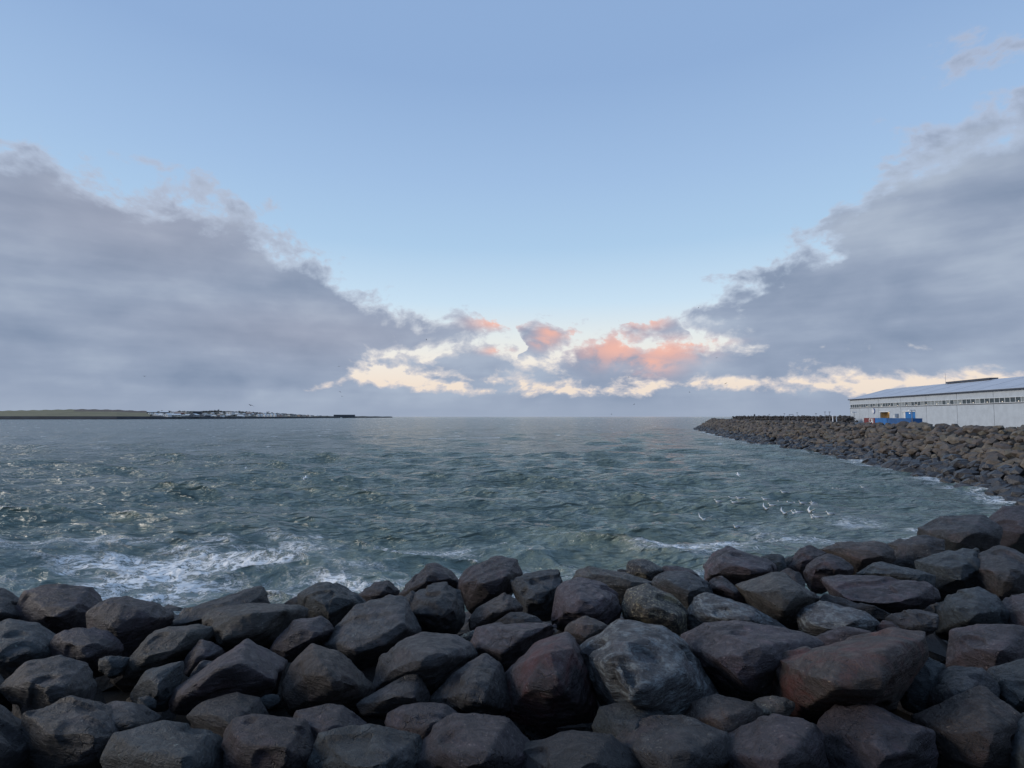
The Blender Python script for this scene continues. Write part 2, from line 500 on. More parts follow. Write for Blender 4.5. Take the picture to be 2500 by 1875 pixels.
# water: dark green body, Fresnel reflection, foam where the wave field says so
def water_mat():
    m, g, b = new_mat('sea_water')
    geo = g.n('ShaderNodeNewGeometry')
    P = geo.outputs['Position']
    fo = g.n('ShaderNodeAttribute', attribute_name='foam').outputs['Fac']
    ro = g.n('ShaderNodeAttribute', attribute_name='unresolved').outputs['Fac']
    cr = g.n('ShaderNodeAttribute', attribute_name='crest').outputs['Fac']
    mp = g.n('ShaderNodeMapping'); g.put(mp.inputs['Vector'], P)
    mp.inputs['Rotation'].default_value = (0, 0, math.radians(-14)); mp.inputs['Scale'].default_value = (0.55, 1.0, 1.0)
    S = mp.outputs[0]
    wv = g.n('ShaderNodeTexNoise'); g.put(wv.inputs['Vector'], S); wv.inputs['Scale'].default_value = 0.9; wv.inputs['Detail'].default_value = 4
    SW = g.vm('ADD', S, g.vm('MULTIPLY', g.vm('SUBTRACT', wv.outputs[1], (0.5, 0.5, 0.5)), (1.6, 1.6, 0.0)))
    n1 = g.noise(SW, 1.9, 7.0, 0.64)
    n2 = g.noise(SW, 5.6, 6.0, 0.64)
    lace1 = g.sub(1.0, g.m('MULTIPLY', g.m('ABSOLUTE', g.sub(n1, 0.5)), 9.0, clamp=True))
    lace2 = g.sub(1.0, g.m('MULTIPLY', g.m('ABSOLUTE', g.sub(n2, 0.5)), 7.5, clamp=True))
    lace = g.add(g.mul(lace1, 0.55), g.mul(lace2, 0.45))
    speck = g.noise(SW, 9.0, 4.0, 0.7)
    f = g.mul(fo, g.add(g.m('MULTIPLY_ADD', lace, 1.25, -0.12), g.mul(g.sub(speck, 0.5), 0.9)))
    foam = g.mr(f, 0.25, 0.74)
    body = g.mix(g.mr(g.noise(P, 0.035, 3.0, 0.5), 0.35, 0.65), (0.118, 0.164, 0.148), (0.140, 0.182, 0.162))
    body = g.mix(g.mul(cr, 0.8), body, (0.150, 0.185, 0.145))      # crests coloured paler green to imitate light passing through thin water
    milky = g.mr(fo, 0.05, 0.9, 0.0, 0.55)
    body = g.mix(milky, body, (0.27, 0.31, 0.30))                  # aerated water by the stones
    g.put(b.inputs['Base Color'], g.mix(foam, body, (0.84, 0.85, 0.84)))
    g.put(b.inputs['Roughness'], g.mix(foam, g.mr(ro, 0.0, 1.0, 0.03, 0.16, smooth=False), 0.75))
    b.inputs['IOR'].default_value = 1.333
    def ridge(n): return g.sub(1.0, g.m('MULTIPLY', g.m('ABSOLUTE', g.sub(n, 0.5)), 4.0, clamp=True))
    r1 = ridge(g.noise(SW, 1.35, 3.0, 0.55))
    r2 = ridge(g.noise(SW, 4.2, 4.0, 0.6))
    r0 = g.noise(SW, 0.85, 3.0, 0.6)
    mf = g.n('ShaderNodeMapping'); g.put(mf.inputs['Vector'], P)
    mf.inputs['Rotation'].default_value = (0, 0, math.radians(-10)); mf.inputs['Scale'].default_value = (0.38, 1.0, 1.0)
    rf1 = ridge(g.noise(mf.outputs[0], 0.36, 4.0, 0.6))
    rf2 = g.noise(mf.outputs[0], 0.055, 4.0, 0.6)
    h = g.add(g.add(g.mul(r1, 0.085), g.mul(r2, 0.032)), g.mul(r0, 0.14))
    h = g.add(h, g.mul(ro, g.add(g.mul(rf1, 1.0), g.mul(rf2, 2.6))))
    h = g.add(h, g.mul(foam, 0.03))
    bp = g.n('ShaderNodeBump'); bp.inputs['Strength'].default_value = 1.0; bp.inputs['Distance'].default_value = 1.0
    g.put(bp.inputs['Height'], h); g.nt.links.new(bp.outputs[0], b.inputs['Normal'])
    return m
M_WATER = water_mat()

# ------------------------------------------------------------------ the sea: Gerstner wave field on a fan of cells
wr = np.random.RandomState(11)
NW = 96
lam = np.exp(np.linspace(math.log(0.40), math.log(15.0), NW)) * (1 + 0.06 * wr.randn(NW))
kk = 2 * math.pi / lam
th = np.radians(-101 + 30 * wr.randn(NW))     # heading of the waves, towards the viewer
kx, ky = kk * np.cos(th), kk * np.sin(th)
ka = 0.076 * np.where(lam > 2.8, (2.8 / lam) ** 0.65, 1.0)
amp = ka / kk
phs = wr.rand(NW) * 2 * math.pi

def wave(X, Y, dr, calm=1.0):
    Xo, Yo = X.copy(), Y.copy(); Z = np.zeros_like(X)
    jxx = np.zeros_like(X); jyy = np.zeros_like(X); jxy = np.zeros_like(X); lost = np.zeros_like(X)
    gust = 1.0
    for i in range(NW):
        w = np.clip((lam[i] / (dr * 2.4) - 0.7) / 0.9, 0, 1) * calm
        lost += (1 - w) * ka[i] ** 2 / 2
        ph = kx[i] * X + ky[i] * Y + phs[i]
        a = amp[i] * w
        s, c = np.sin(ph), np.cos(ph)
        Z += a * c
        q = 1.05
        Xo -= q * a * s * kx[i] / kk[i]; Yo -= q * a * s * ky[i] / kk[i]
        jxx += q * a * c * kx[i] ** 2 / kk[i]; jyy += q * a * c * ky[i] ** 2 / kk[i]; jxy += q * a * c * kx[i] * ky[i] / kk[i]
    J = (1 - jxx) * (1 - jyy) - jxy ** 2
    return Xo, Yo, Z, J, lost

rr = [9.0]
while rr[-1] < 30000:
    r = rr[-1]
    rr.append(r + max(0.045, min(r * r / 6200.0, 0.0155 * r)))
rr = np.array(rr)
aa = np.radians(np.linspace(-56, 56, 640))
A, R = np.meshgrid(aa, rr)
DR = np.broadcast_to(np.gradient(rr)[:, None], R.shape).ravel()
DR = np.maximum(DR, (R * (aa[1] - aa[0])).ravel())
X0 = (R * np.sin(A)).ravel(); Y0 = (R * np.cos(A)).ravel()
# patches of stronger and weaker chop
gust = 1.0 + 0.45 * fbm(np.stack([X0 / 26, Y0 / 26, 0 * X0], 1), 3, 0.6, 5)
gust = np.clip(gust, 0.45, 1.7)
# sheltered water in the lee on the right
gust *= 1 - 0.35 * np.clip((X0 - 0.18 * Y0) / 22, 0, 1) * np.clip((70 - Y0) / 40, 0, 1)
WX, WY, WZ, WJ, LOST = wave(X0, Y0, DR, gust)
# foam density, by place
foam = np.zeros_like(X0)
def gauss(cx, cy, sx, sy, rot=0.0):
    c, s = math.cos(rot), math.sin(rot)
    u = ((X0 - cx) * c + (Y0 - cy) * s) / sx; v = (-(X0 - cx) * s + (Y0 - cy) * c) / sy
    return np.exp(-(u * u + v * v))
def foam_px(px, py, sx, sy, k, rot=0.0):
    global foam
    p = at_z(px, py, 0.0)
    foam = np.maximum(foam, k * gauss(p.x, p.y, sx, sy, rot))
foam_px(410, 1358, 6.0, 2.6, 1.3, 0.12); foam_px(350, 1405, 6.0, 2.0, 1.4, 0.1); foam_px(540, 1385, 4.0, 1.8, 0.9, 0.15)
foam_px(420, 1460, 4.5, 1.0, 1.2); foam_px(680, 1455, 2.2, 1.2, 1.3); foam_px(640, 1310, 5.0, 1.3, 0.75, 0.1)
foam_px(860, 1420, 3.2, 1.1, 1.1); foam_px(960, 1395, 3.0, 1.1, 0.85); foam_px(1110, 1400, 2.4, 1.2, 1.1); foam_px(1060, 1340, 4.0, 1.6, 0.5, 0.1)
foam_px(1300, 1385, 3.2, 1.3, 0.8); foam_px(1420, 1380, 3.0, 1.2, 0.6); foam_px(1650, 1350, 4.0, 1.6, 0.6); foam_px(1760, 1340, 3.0, 1.4, 0.6)
foam_px(1930, 1310, 4.0, 1.4, 0.55); foam_px(2080, 1280, 4.5, 2.0, 0.5); foam_px(2230, 1300, 5.0, 2.0, 0.55); foam_px(160, 1400, 6, 2.2, 1.0)
foam_px(1700, 1395, 2.5, 1.0, 1.0); foam_px(60, 1330, 7, 2, 0.8); foam_px(2400, 1320, 5.0, 2.0, 0.8)
foam_px(500, 1430, 5.0, 1.2, 1.2, 0.1); foam_px(760, 1440, 2.5, 1.0, 1.2); foam_px(1180, 1415, 2.0, 1.0, 1.2)
foam_px(2020, 1290, 9.0, 3.5, 0.42); foam_px(1600, 1340, 9.0, 2.5, 0.40)
shore = np.clip((26 - Y0) / 8, 0, 1) * 0.50
foam = np.maximum(foam, shore)
pat = fbm(np.stack([X0 / 3.2, Y0 / 1.6, 0 * X0 + 3], 1), 3, 0.6, 21)
foam = foam * np.clip(0.95 + 0.75 * pat, 0.1, 1.5)
# whitecaps where the surface folds
fold = np.clip((0.36 - WJ) / 0.22, 0, 1) * np.clip(0.5 + 1.4 * fbm(np.stack([X0 / 14, Y0 / 8, 0 * X0], 1), 2, 0.5, 33), 0, 1)
foam = np.maximum(foam, fold * 0.95)
# far whitecaps: short streaks
streak = fbm(np.stack([X0 / 6.5, Y0 / 2.6, 0 * X0 + 9], 1), 3, 0.55, 44)
far = np.clip((Y0 - 55) / 60, 0, 1)
foam = np.maximum(foam, far * np.clip((streak - 0.92) / 0.16, 0, 1) * 0.9)
# wash along the breakwater foot is added by position below
BW = [(30.5, 26.0), (34.5, 36.0), (38.5, 46.0), (42.0, 57.0), (48.5, 80.0), (53.0, 103.0), (54.5, 123.0), (63.5, 167.0), (86.5, 262.0)]   # foot of the breakwater at sea level
def poly_dist(px, py, pts):
    best = np.full_like(px, 1e9)
    for (x0, y0), (x1, y1) in zip(pts[:-1], pts[1:]):
        ex, ey = x1 - x0, y1 - y0
        t = np.clip(((px - x0) * ex + (py - y0) * ey) / (ex * ex + ey * ey), 0, 1)
        best = np.minimum(best, np.hypot(px - x0 - t * ex, py - y0 - t * ey))
    return best
near_bw = np.exp(-(poly_dist(X0, Y0, BW) / 2.6) ** 2)
foam = np.maximum(foam, near_bw * np.clip(0.55 + 0.8 * pat, 0, 1.2))
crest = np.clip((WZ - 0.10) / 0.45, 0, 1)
nr, na = R.shape
idx = np.arange(nr * na).reshape(nr, na)
F = np.stack([idx[:-1, :-1].ravel(), idx[:-1, 1:].ravel(), idx[1:, 1:].ravel(), idx[1:, :-1].ravel()], 1)[:, ::-1]
sea_me = np_mesh('sea', np.stack([WX, WY, WZ], 1), F)
set_attr(sea_me, 'foam', np.clip(foam, 0, 1.5))
set_attr(sea_me, 'crest', crest)
set_attr(sea_me, 'unresolved', np.clip(LOST / 0.06, 0, 1))
sea = link('sea', sea_me, M_WATER)
tag(sea, kind='structure')
if sea_me.polygons[0].normal.z < 0: sea_me.flip_normals()
def sea_z(x, y):
    i = np.argmin((WX - x) ** 2 + (WY - y) ** 2)
    return float(WZ[i])

# ------------------------------------------------------------------ near embankment ground and the promenade behind the viewer
def plane_drop(y): return 3.0 + 0.06 * y          # mid height of the armour layer below the eye
prof = [(1.4, 4.38), (1.4, 1.5), (6.0, 1.4), (11.5, 1.15), (13.0, 0.75), (17.0, -0.1), (20.0, -1.2), (26.0, -3.5)]
V, Fq = [], []
xs = np.linspace(-70, 70, 71)
for i, x in enumerate(xs):
    ext = max(0.0, x - 4) * 0.16
    for (y, z) in prof:
        V.append((x, y + (ext if y > 8 else 0), z))
n = len(prof)
for i in range(len(xs) - 1):
    for j in range(n - 1):
        Fq.append((i * n + j, (i + 1) * n + j, (i + 1) * n + j + 1, i * n + j + 1))
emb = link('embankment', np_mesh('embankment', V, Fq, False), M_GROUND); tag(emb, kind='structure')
prom = link('promenade', box_mesh('promenade', -70, 70, -40, 1.4, 1.0, 4.4), M_ASPHALT); tag(prom, kind='structure')
kerb = link('promenade_kerb', box_mesh('kerb', -70, 70, 0.9, 1.39, 4.404, 4.55), M_CONC, prom)

# ------------------------------------------------------------------ near boulders, traced one by one
CROPS = {'L': (280, 1400, 4.2538), 'M': (760, 1330, 4.2538), 'N': (1230, 1350, 4.2538), 'R': (1680, 1290, 3.859)}
TINT = {'dark': (0.62, 0.60, 0.62), 'black': (0.42, 0.44, 0.48), 'purple': (1.10, 0.90, 1.00), 'teal': (0.80, 1.00, 1.06), 'olive': (1.04, 1.00, 0.86),
        'brown': (1.22, 0.96, 0.80), 'grey': (1.02, 1.0, 1.0), 'light': (1.75, 1.80, 1.82), 'blue': (1.25, 1.36, 1.42), 'tan': (2.2, 2.1, 1.75), 'plum': (0.86, 0.66, 0.72)}
dg = None
def smooth_hull(pts, vox):
    bm = bmesh.new()
    for p in pts: bm.verts.new(p)
    r = bmesh.ops.convex_hull(bm, input=bm.verts)
    junk = [e for e in r['geom_interior'] if isinstance(e, bmesh.types.BMVert)] + [e for e in r['geom_unused'] if isinstance(e, bmesh.types.BMVert)]
    bmesh.ops.delete(bm, geom=list(set(junk)), context='VERTS')
    bmesh.ops.recalc_face_normals(bm, faces=bm.faces)
    me = bpy.data.meshes.new('tmp'); bm.to_mesh(me); bm.free()
    o = bpy.data.objects.new('tmp', me); COL.objects.link(o)
    rm = o.modifiers.new('r', 'REMESH'); rm.mode = 'VOXEL'; rm.voxel_size = vox
    sm = o.modifiers.new('s', 'SMOOTH'); sm.iterations = 1; sm.factor = 0.12
    bpy.context.view_layer.update()
    ev = o.evaluated_get(bpy.context.evaluated_depsgraph_get())
    me2 = bpy.data.meshes.new_from_object(ev)
    bpy.data.objects.remove(o, do_unlink=True); bpy.data.meshes.remove(me)
    return me2

def roughen(me, size, seed, rug=1.0):
    nv = len(me.vertices)
    co = np.empty(nv * 3, dtype=np.float32); me.vertices.foreach_get('co', co); co = co.reshape(-1, 3).astype(np.float64)
    no = np.empty(nv * 3, dtype=np.float32); me.vertices.foreach_get('normal', no); no = no.reshape(-1, 3)
    s = seed * 3.71
    # flat fracture faces: planes shave the corners
    rp = np.random.RandomState(seed * 7 + 1)
    for k in range(9):
        nk = rp.randn(3); nk[1] -= 0.7; nk[2] += 0.35; nk /= np.linalg.norm(nk)
        pr = co @ nk
        hk = pr.max() - size * rp.uniform(0.01, 0.05) * (0.55 + 0.45 * rug)
        ov = np.clip(pr - hk, 0, None)
        co -= ov[:, None] * nk[None, :]
    me.vertices.foreach_set('co', co.astype(np.float32).ravel()); me.update()
    me.vertices.foreach_get('normal', no.reshape(-1)) if False else None
    no = np.empty(nv * 3, dtype=np.float32); me.vertices.foreach_get('normal', no); no = no.reshape(-1, 3)
    d = 0.005 * size * fbm(co * (1.7 / size) + s, 3, 0.5, seed)
    ridged = np.abs(fbm(co * (3.4 / size) + s + 9, 3, 0.55, seed + 50))
    d += 0.008 * size * rug * (0.30 - ridged)
    # bedding: thin steps along a tilted axis
    ax = rp.randn(3) * 0.4 + np.array([0.15, -0.3, 0.9]); ax /= np.linalg.norm(ax)
    bed = co @ ax / (rp.uniform(.10, .2) * size) + 0.8 * vnoise(co * (2.2 / size) + s, seed + 9)
    st = bed - np.floor(bed)
    d += 0.016 * size * rug * (np.minimum(st * 4, 1) - st) * np.clip(0.5 + vnoise(co * (1.5 / size) + s + 4, seed + 3), 0, 1)
    # chips and hollows with a sharp lip
    bite = vnoise(co * (3.6 / size) + s + 40, seed + 77)
    d -= 0.030 * size * rug * np.clip((bite - 0.40) / 0.10, 0, 1)
    d += 0.006 * size * vnoise(co * (11.0 / size) + s, seed + 13)
    d += 0.004 * size * vnoise(co * (19.0 / size) + s, seed + 14)
    co += no * d[:, None]
    me.vertices.foreach_set('co', co.astype(np.float32).ravel())
    me.polygons.foreach_set('use_smooth', np.full(len(me.polygons), True))
    me.update()

BOULDERS = []
def simplify(p, tol):
    # closed Douglas-Peucker: keep only the corners that matter
    n = len(p); P = np.array(p)
    i0 = int(np.argmin(P[:, 0])); i1 = int(np.argmax(P[:, 0]))
    keep = {i0, i1}
    def rec(a, b):
        idx = [(a + k) % n for k in range(1, (b - a) % n)]
        if not idx: return
        A, B_ = P[a], P[b]; d = B_ - A; L = np.hypot(*d) + 1e-9
        h = [abs(d[0] * (P[i][1] - A[1]) - d[1] * (P[i][0] - A[0])) / L for i in idx]
        m = int(np.argmax(h))
        if h[m] > tol:
            keep.add(idx[m]); rec(a, idx[m]); rec(idx[m], b)
    rec(i0, i1); rec(i1, i0)
    return [p[i] for i in sorted(keep)]
def boulder(crop, outline, ridge, tint, style, label, back=0.0, seed=None, rug=1.0, gain=1.0):
    x0, y0, s = CROPS[crop]
    op = [(x0 + x / s, y0 + y / s) for x, y in outline]
    mid = (np.min(op, 0) + np.max(op, 0)) / 2
    ex_ = np.max(op, 0) - np.min(op, 0)
    op = simplify(op, 0.042 * math.sqrt(ex_[0] * ex_[1]))
    op = [(mid[0] + (x - mid[0]) * 1.095, mid[1] + (y - mid[1]) * (1.085 if y < mid[1] else 1.20)) for x, y in op]
    rp = [(x0 + r[0] / s, y0 + r[1] / s, r[2]) for r in ridge]
    lo = np.min(op, 0); hi = np.max(op, 0)
    cx, cy = (lo + hi) / 2
    d = ray(cx, cy)
    # the middle of the stone lies in the armour layer
    t = -d.z / d.y
    yc = 3.0 / max(t - 0.06, 0.05) + back
    C = at_y(cx, cy, yc)
    w = (hi[0] - lo[0]) * yc / FPX; hgt = (hi[1] - lo[1]) * yc / FPX
    size = math.sqrt(max(w, 0.1) * max(hgt, 0.1)) * 0.55 + 0.45 * min(w, 1.6 * hgt)
    tc_ = CAM - C; hz = Vector((tc_.x, tc_.y, 0)).normalized()
    nrm = (hz * 0.76 + Vector((0, 0, 0.65))).normalized()
    def hit(px, py):
        q = ray(px, py)
        return CAM + q * ((C - CAM).dot(nrm) / q.dot(nrm))
    pts = [hit(*p) for p in op]
    for px, py, b in rp:
        p = hit(px, py)
        pts.append(p + (CAM - p).normalized() * (b * size * 2.45))
    if len(rp) < 2:
        rs = random.Random(len(BOULDERS) * 13 + 5)
        for k in range(4):
            a = k * math.pi / 2 + rs.uniform(0.2, 1.2)
            p = hit(cx + 0.27 * (hi[0] - lo[0]) * math.cos(a), cy + 0.27 * (hi[1] - lo[1]) * math.sin(a))
            pts.append(p + (CAM - p).normalized() * rs.uniform(0.14, 0.26) * size)
    for px, py in op:
        qx, qy = cx + (px - cx) * 0.80, cy + (py - cy) * 0.80
        p = hit(qx, qy)
        pts.append(p - nrm * 0.5 * size + Vector((0, 0.12 * size, 0)))
    O = C.copy()
    me = smooth_hull([p - O for p in pts], max(0.024, size / 48.0))
    sd_ = seed if seed is not None else len(BOULDERS) + 3
    roughen(me, size, sd_, rug)
    me.name = 'boulder'
    o = link('boulder', me, ROCK[style], None, O)
    c = TINT[tint]
    o.color = (c[0] * gain, c[1] * gain, c[2] * gain, 1)
    tag(o, label, 'boulder', 'boulders of the near embankment')
    BOULDERS.append(o)
    return o

T = [
 # left part
 ('L', [(-260,420),(-150,300),(20,262),(120,258),(290,305),(440,320),(520,360),(585,450),(500,560),(420,600),(300,720),(80,850),(-150,850),(-260,700)], [(60,330,.12),(300,380,.16),(430,480,.16),(0,560,.22)], 'plum', 'plain', 'dark plum boulder beside the white foam at the left edge'),
 ('L', [(400,600),(600,450),(790,350),(1000,290),(1100,240),(1300,180),(1430,125),(1490,140),(1530,220),(1600,310),(1500,420),(950,560),(700,640),(500,650)], [(1430,230,.1),(1150,330,.14),(800,460,.14),(1250,400,.16)], 'black', 'plain', 'long black boulder rising to a peak before the foam at left'),
 ('L', [(935,470),(950,425),(1050,375),(1200,360),(1450,325),(1620,325),(1900,345),(1965,390),(1960,460),(1850,560),(1700,700),(1500,780),(1180,790),(1060,730),(1040,600),(940,540)], [(1050,580,.22),(1230,440,.24),(1420,420,.26),(1720,390,.20),(1100,700,.24),(1500,600,.24)], 'olive', 'plain', 'olive brown boulder with a flat pale top below the long black peaked one'),
 ('L', [(100,950),(200,800),(330,680),(420,590),(530,560),(870,545),(980,570),(1010,640),(900,760),(760,830),(560,960),(350,1040),(230,1080),(130,1060)], [(450,640,.1),(700,640,.14),(560,830,.18),(300,900,.14)], 'olive', 'plain', 'smooth greenish slab leaning to the right in the lower left'),
 ('L', [(715,930),(760,820),(820,740),(900,695),(1000,720),(1140,800),(1100,850),(1050,900),(900,950),(760,1040),(720,1000)], [(930,760,.12),(980,850,.2),(860,880,.2)], 'purple', 'plain', 'small dark rounded boulder wedged between greenish slab and tall pyramid boulder'),
 ('L', [(720,1120),(860,940),(950,895),(1060,905),(1000,980),(850,1080),(750,1120)], [], 'grey', 'plain', 'small sliver of a boulder tucked behind the left slope of the pyramid boulder'),
 ('L', [(600,1310),(650,1180),(800,1060),(1000,930),(1200,770),(1360,700),(1440,740),(1560,770),(1700,850),(1750,910),(1740,1010),(1680,1110),(1640,1220),(1500,1330),(1000,1420),(650,1400)], [(1340,780,.10),(1300,950,.30),(1060,990,.28),(1640,1130,.24),(720,1230,.24),(1500,960,.20)], 'purple', 'plain', 'tall pyramid shaped boulder with split facets at lower left'),
 ('L', [(170,1240),(250,1110),(340,1010),(500,975),(690,915),(700,960),(680,1100),(600,1290),(500,1380),(300,1380),(180,1300)], [(490,1040,.22),(420,1240,.26),(320,1130,.18)], 'teal', 'plain', 'bluish dark boulder in the bottom left corner beside the pyramid boulder'),
 ('L', [(1610,770),(1700,670),(1790,570),(1870,490),(2000,460),(2120,460),(2200,500),(2252,582),(2200,660),(2060,760),(1900,850),(1760,890),(1680,830)], [(2000,540,.16),(1860,640,.20),(2100,640,.22),(1800,780,.18)], 'purple', 'plain', 'mid sized boulder leaning right between the olive brown boulder and the broad slab'),
 ('L', [(1700,1290),(1780,1130),(1850,950),(1980,800),(2060,755),(2172,792),(2362,842),(2442,952),(2602,1082),(2672,1182),(2650,1340),(2300,1450),(1800,1420)], [(2080,830,.12),(2180,980,.26),(2250,1150,.30),(1980,1050,.20),(2480,1150,.22)], 'brown', 'plain', 'blocky brown black boulder right of the pyramid boulder in the lowest row', 0, None, 1.0, .8),
 ('L', [(1500,1310),(1560,1265),(1640,1243),(1700,1265),(1720,1330),(1600,1400),(1520,1380)], [], 'teal', 'plain', 'tiny bluish stone at the bottom edge between pyramid boulder and blocky brown one'),
 ('L', [(-160,880),(20,850),(150,880),(100,960),(60,1030),(-60,1060),(-160,1000)], [], 'teal', 'plain', 'small bluish stone at the left edge under the dark plum boulder'),
 ('L', [(1730,335),(1850,255),(1960,215),(2050,260),(2050,400),(1850,420)], [], 'grey', 'plain', 'grey wedge of stone at the foam edge left of the dark teal boulder'),
 ('L', [(230,1300),(280,1268),(350,1270),(430,1315),(420,1400),(250,1390)], [], 'teal', 'plain', 'round bluish stone top in the extreme bottom left corner'),
 # middle part
 ('M', [(-120,590),(-110,520),(0,455),(80,410),(180,405),(260,380),(310,385),(370,430),(420,500),(570,620),(500,640),(380,720),(280,820),(210,870),(100,860),(0,760),(-100,700)], [(240,450,.12),(380,560,.18),(60,560,.22),(180,700,.24)], 'teal', 'plain', 'big dark teal boulder with a rounded crest against the foam', 0, None, 1.0, .8),
 ('M', [(480,530),(560,470),(650,390),(720,375),(800,380),(850,440),(905,480),(880,520),(800,545),(700,570),(620,610),(560,615)], [(790,420,.12),(740,500,.22),(620,500,.16)], 'plum', 'plain', 'low plum coloured boulder between dark teal boulder and black peaked one'),
 ('M', [(900,500),(960,440),(1070,370),(1130,290),(1190,210),(1270,180),(1340,215),(1430,260),(1480,320),(1525,385),(1500,440),(1300,430),(1150,470),(1000,550),(960,560)], [(1270,270,.14),(1200,380,.22),(1400,340,.18),(1040,470,.16)], 'plum', 'plain', 'pointed plum black boulder against the surf at the centre left', 0.3, None, 1.0, .8),
 ('M', [(1535,370),(1560,320),(1650,220),(1760,170),(1950,120),(2060,125),(2110,160),(2130,230),(2165,300),(2130,340),(2090,460),(1950,560),(1800,610),(1650,640),(1560,550),(1520,450)], [(1580,400,.18),(1760,410,.32),(2030,320,.30),(2090,220,.14),(1900,500,.28)], 'plum', 'plain', 'large plum black boulder with a slanting flat top highest in the middle of the crest', 0.2),
 ('M', [(980,600),(1000,550),(1080,480),(1200,440),(1290,405),(1420,405),(1520,470),(1550,560),(1580,700),(1560,800),(1480,900),(1300,930),(1150,900),(1100,850),(1040,750),(960,680)], [(1250,540,.26),(1400,520,.2),(1420,700,.34),(1150,730,.26),(1280,800,.28)], 'black', 'plain', 'rounded blue black boulder with chipped face below the pointed plum one', 0, None, 1.5),
 ('M', [(80,1050),(200,900),(330,780),(470,650),(620,590),(800,545),(950,570),(975,620),(960,690),(1050,770),(1100,870),(1090,930),(950,990),(760,1080),(500,1220),(420,1210),(320,1130),(150,1080)], [(760,1030,.22),(960,860,.24),(450,1120,.22),(880,700,.12),(300,1020,.18)], 'light', 'plain', 'broad pale slab with a smooth striped face left of the rounded blue black boulder', 0, None, .7, .72),
 ('M', [(655,1500),(690,1350),(740,1180),(860,1050),(980,1000),(1150,930),(1350,920),(1480,960),(1640,1030),(1700,1150),(1600,1250),(1450,1350),(1250,1550),(1100,1560),(800,1500)], [(1000,1060,.18),(1310,1180,.32),(1080,1250,.30),(1250,1020,.16),(850,1330,.22)], 'grey', 'plain', 'domed grey boulder in the lower middle left of the steep pitted boulder', 0, None, .8, 1.15),
 ('M', [(1640,790),(1720,660),(1860,590),(2000,510),(2060,520),(2130,590),(2180,650),(2170,690),(2080,720),(1900,830),(1720,880),(1640,840)], [(1870,640,.12),(1850,740,.22),(2040,600,.16),(2020,690,.2)], 'brown', 'plain', 'small brownish faceted boulder under the large plum black one'),
 ('M', [(1840,850),(1960,760),(2070,705),(2199,705),(2329,745),(2384,795),(2300,870),(1900,880)], [], 'grey', 'plain', 'low grey stone showing its back above the long ridged slab'),
 ('M', [(1520,970),(1600,920),(1690,880),(1725,890),(1690,950),(1660,1010),(1560,1000)], [], 'teal', 'speckled', 'little speckled teal stone between domed grey boulder and long ridged slab'),
 ('M', [(1680,1010),(1750,870),(1850,840),(2000,830),(2130,810),(2299,797),(2479,815),(2524,865),(2489,935),(2349,1035),(2199,1145),(2020,1330),(1930,1220),(1700,1110)], [(1750,1060,.16),(2250,930,.26),(1980,1120,.26),(2000,900,.14),(2420,860,.16)], 'purple', 'plain', 'long ridged purple slab in the lower middle right of the domed grey boulder', 0, None, 1, 1.2),
 ('M', [(490,1640),(700,1510),(850,1440),(950,1370),(1080,1330),(1130,1370),(1180,1480),(1225,1580),(1200,1740),(800,1780),(550,1740)], [(1000,1430,.14),(1080,1560,.26),(800,1580,.22)], 'grey', 'plain', 'grey flat topped stone at the bottom edge under the domed grey boulder'),
 ('M', [(1225,1610),(1350,1470),(1500,1330),(1700,1190),(1790,1150),(1880,1180),(1960,1260),(2030,1380),(2070,1550),(2060,1700),(1700,1780),(1300,1740)], [(1720,1280,.14),(1650,1420,.26),(1500,1560,.22),(1900,1420,.2),(1750,1620,.3)], 'grey', 'plain', 'steep grey pitted boulder at the bottom edge left of the red stained one', 0, None, 1.1, 1.1),
 # middle right part
 ('N', [(85,320),(130,250),(200,240),(350,215),(480,180),(570,190),(610,240),(645,290),(600,330),(570,420),(540,530),(500,620),(350,640),(220,620),(190,520),(120,400)], [(330,430,.24),(500,390,.20),(300,560,.28),(180,300,.10),(520,250,.10)], 'blue', 'plain', 'knobbly blue grey boulder with a tan scar right of the large plum black one', 0, None, 1.7, .8),
 ('N', [(500,700),(520,620),(560,480),(580,370),(640,310),(790,270),(960,295),(1050,360),(1160,420),(1210,500),(1230,600),(1180,700),(1100,760),(900,800),(700,760),(560,740)], [(830,490,.28),(700,600,.28),(940,620,.26),(700,360,.12),(1080,480,.18)], 'purple', 'plain', 'upright purple grey boulder with a central ridge left of the speckled one', 0, None, 1.2, 1.35),
 ('N', [(735,285),(740,230),(800,170),(900,155),(1000,180),(1200,190),(1300,220),(1430,280),(1540,310),(1500,380),(1300,420),(1250,520),(1200,470),(1000,360),(850,320)], [(860,230,.1),(1200,290,.16),(1000,280,.14),(1400,330,.14)], 'olive', 'plain', 'long smooth grey slab sloping right behind the speckled boulder', 0.5, None, .6, 1.35),
 ('N', [(1245,590),(1270,480),(1300,390),(1380,345),(1500,335),(1600,380),(1750,450),(1870,560),(1920,620),(1910,740),(1850,880),(1780,830),(1600,780),(1400,730),(1260,680)], [(1430,450,.16),(1600,580,.24),(1400,600,.24),(1780,660,.22)], 'tan', 'speckled', 'rough boulder densely speckled with pale lichen in the centre right', 0, None, 1.3, .55),
 ('N', [(1285,150),(1310,90),(1350,65),(1480,70),(1580,110),(1650,150),(1700,190),(1660,240),(1570,300),(1500,310),(1400,260),(1300,220)], [(1400,130,.14),(1480,210,.2),(1580,180,.14)], 'grey', 'speckled', 'dark rough block with barnacled right edge at the surf above the speckled boulder', 0, None, 1.3, .7),
 ('N', [(1650,160),(1700,130),(1830,140),(1950,180),(2020,230),(2080,290),(2000,350),(1800,300),(1680,250)], [], 'purple', 'plain', 'low purple stone half hidden behind the smooth blue grey boulder at the surf', 0.2),
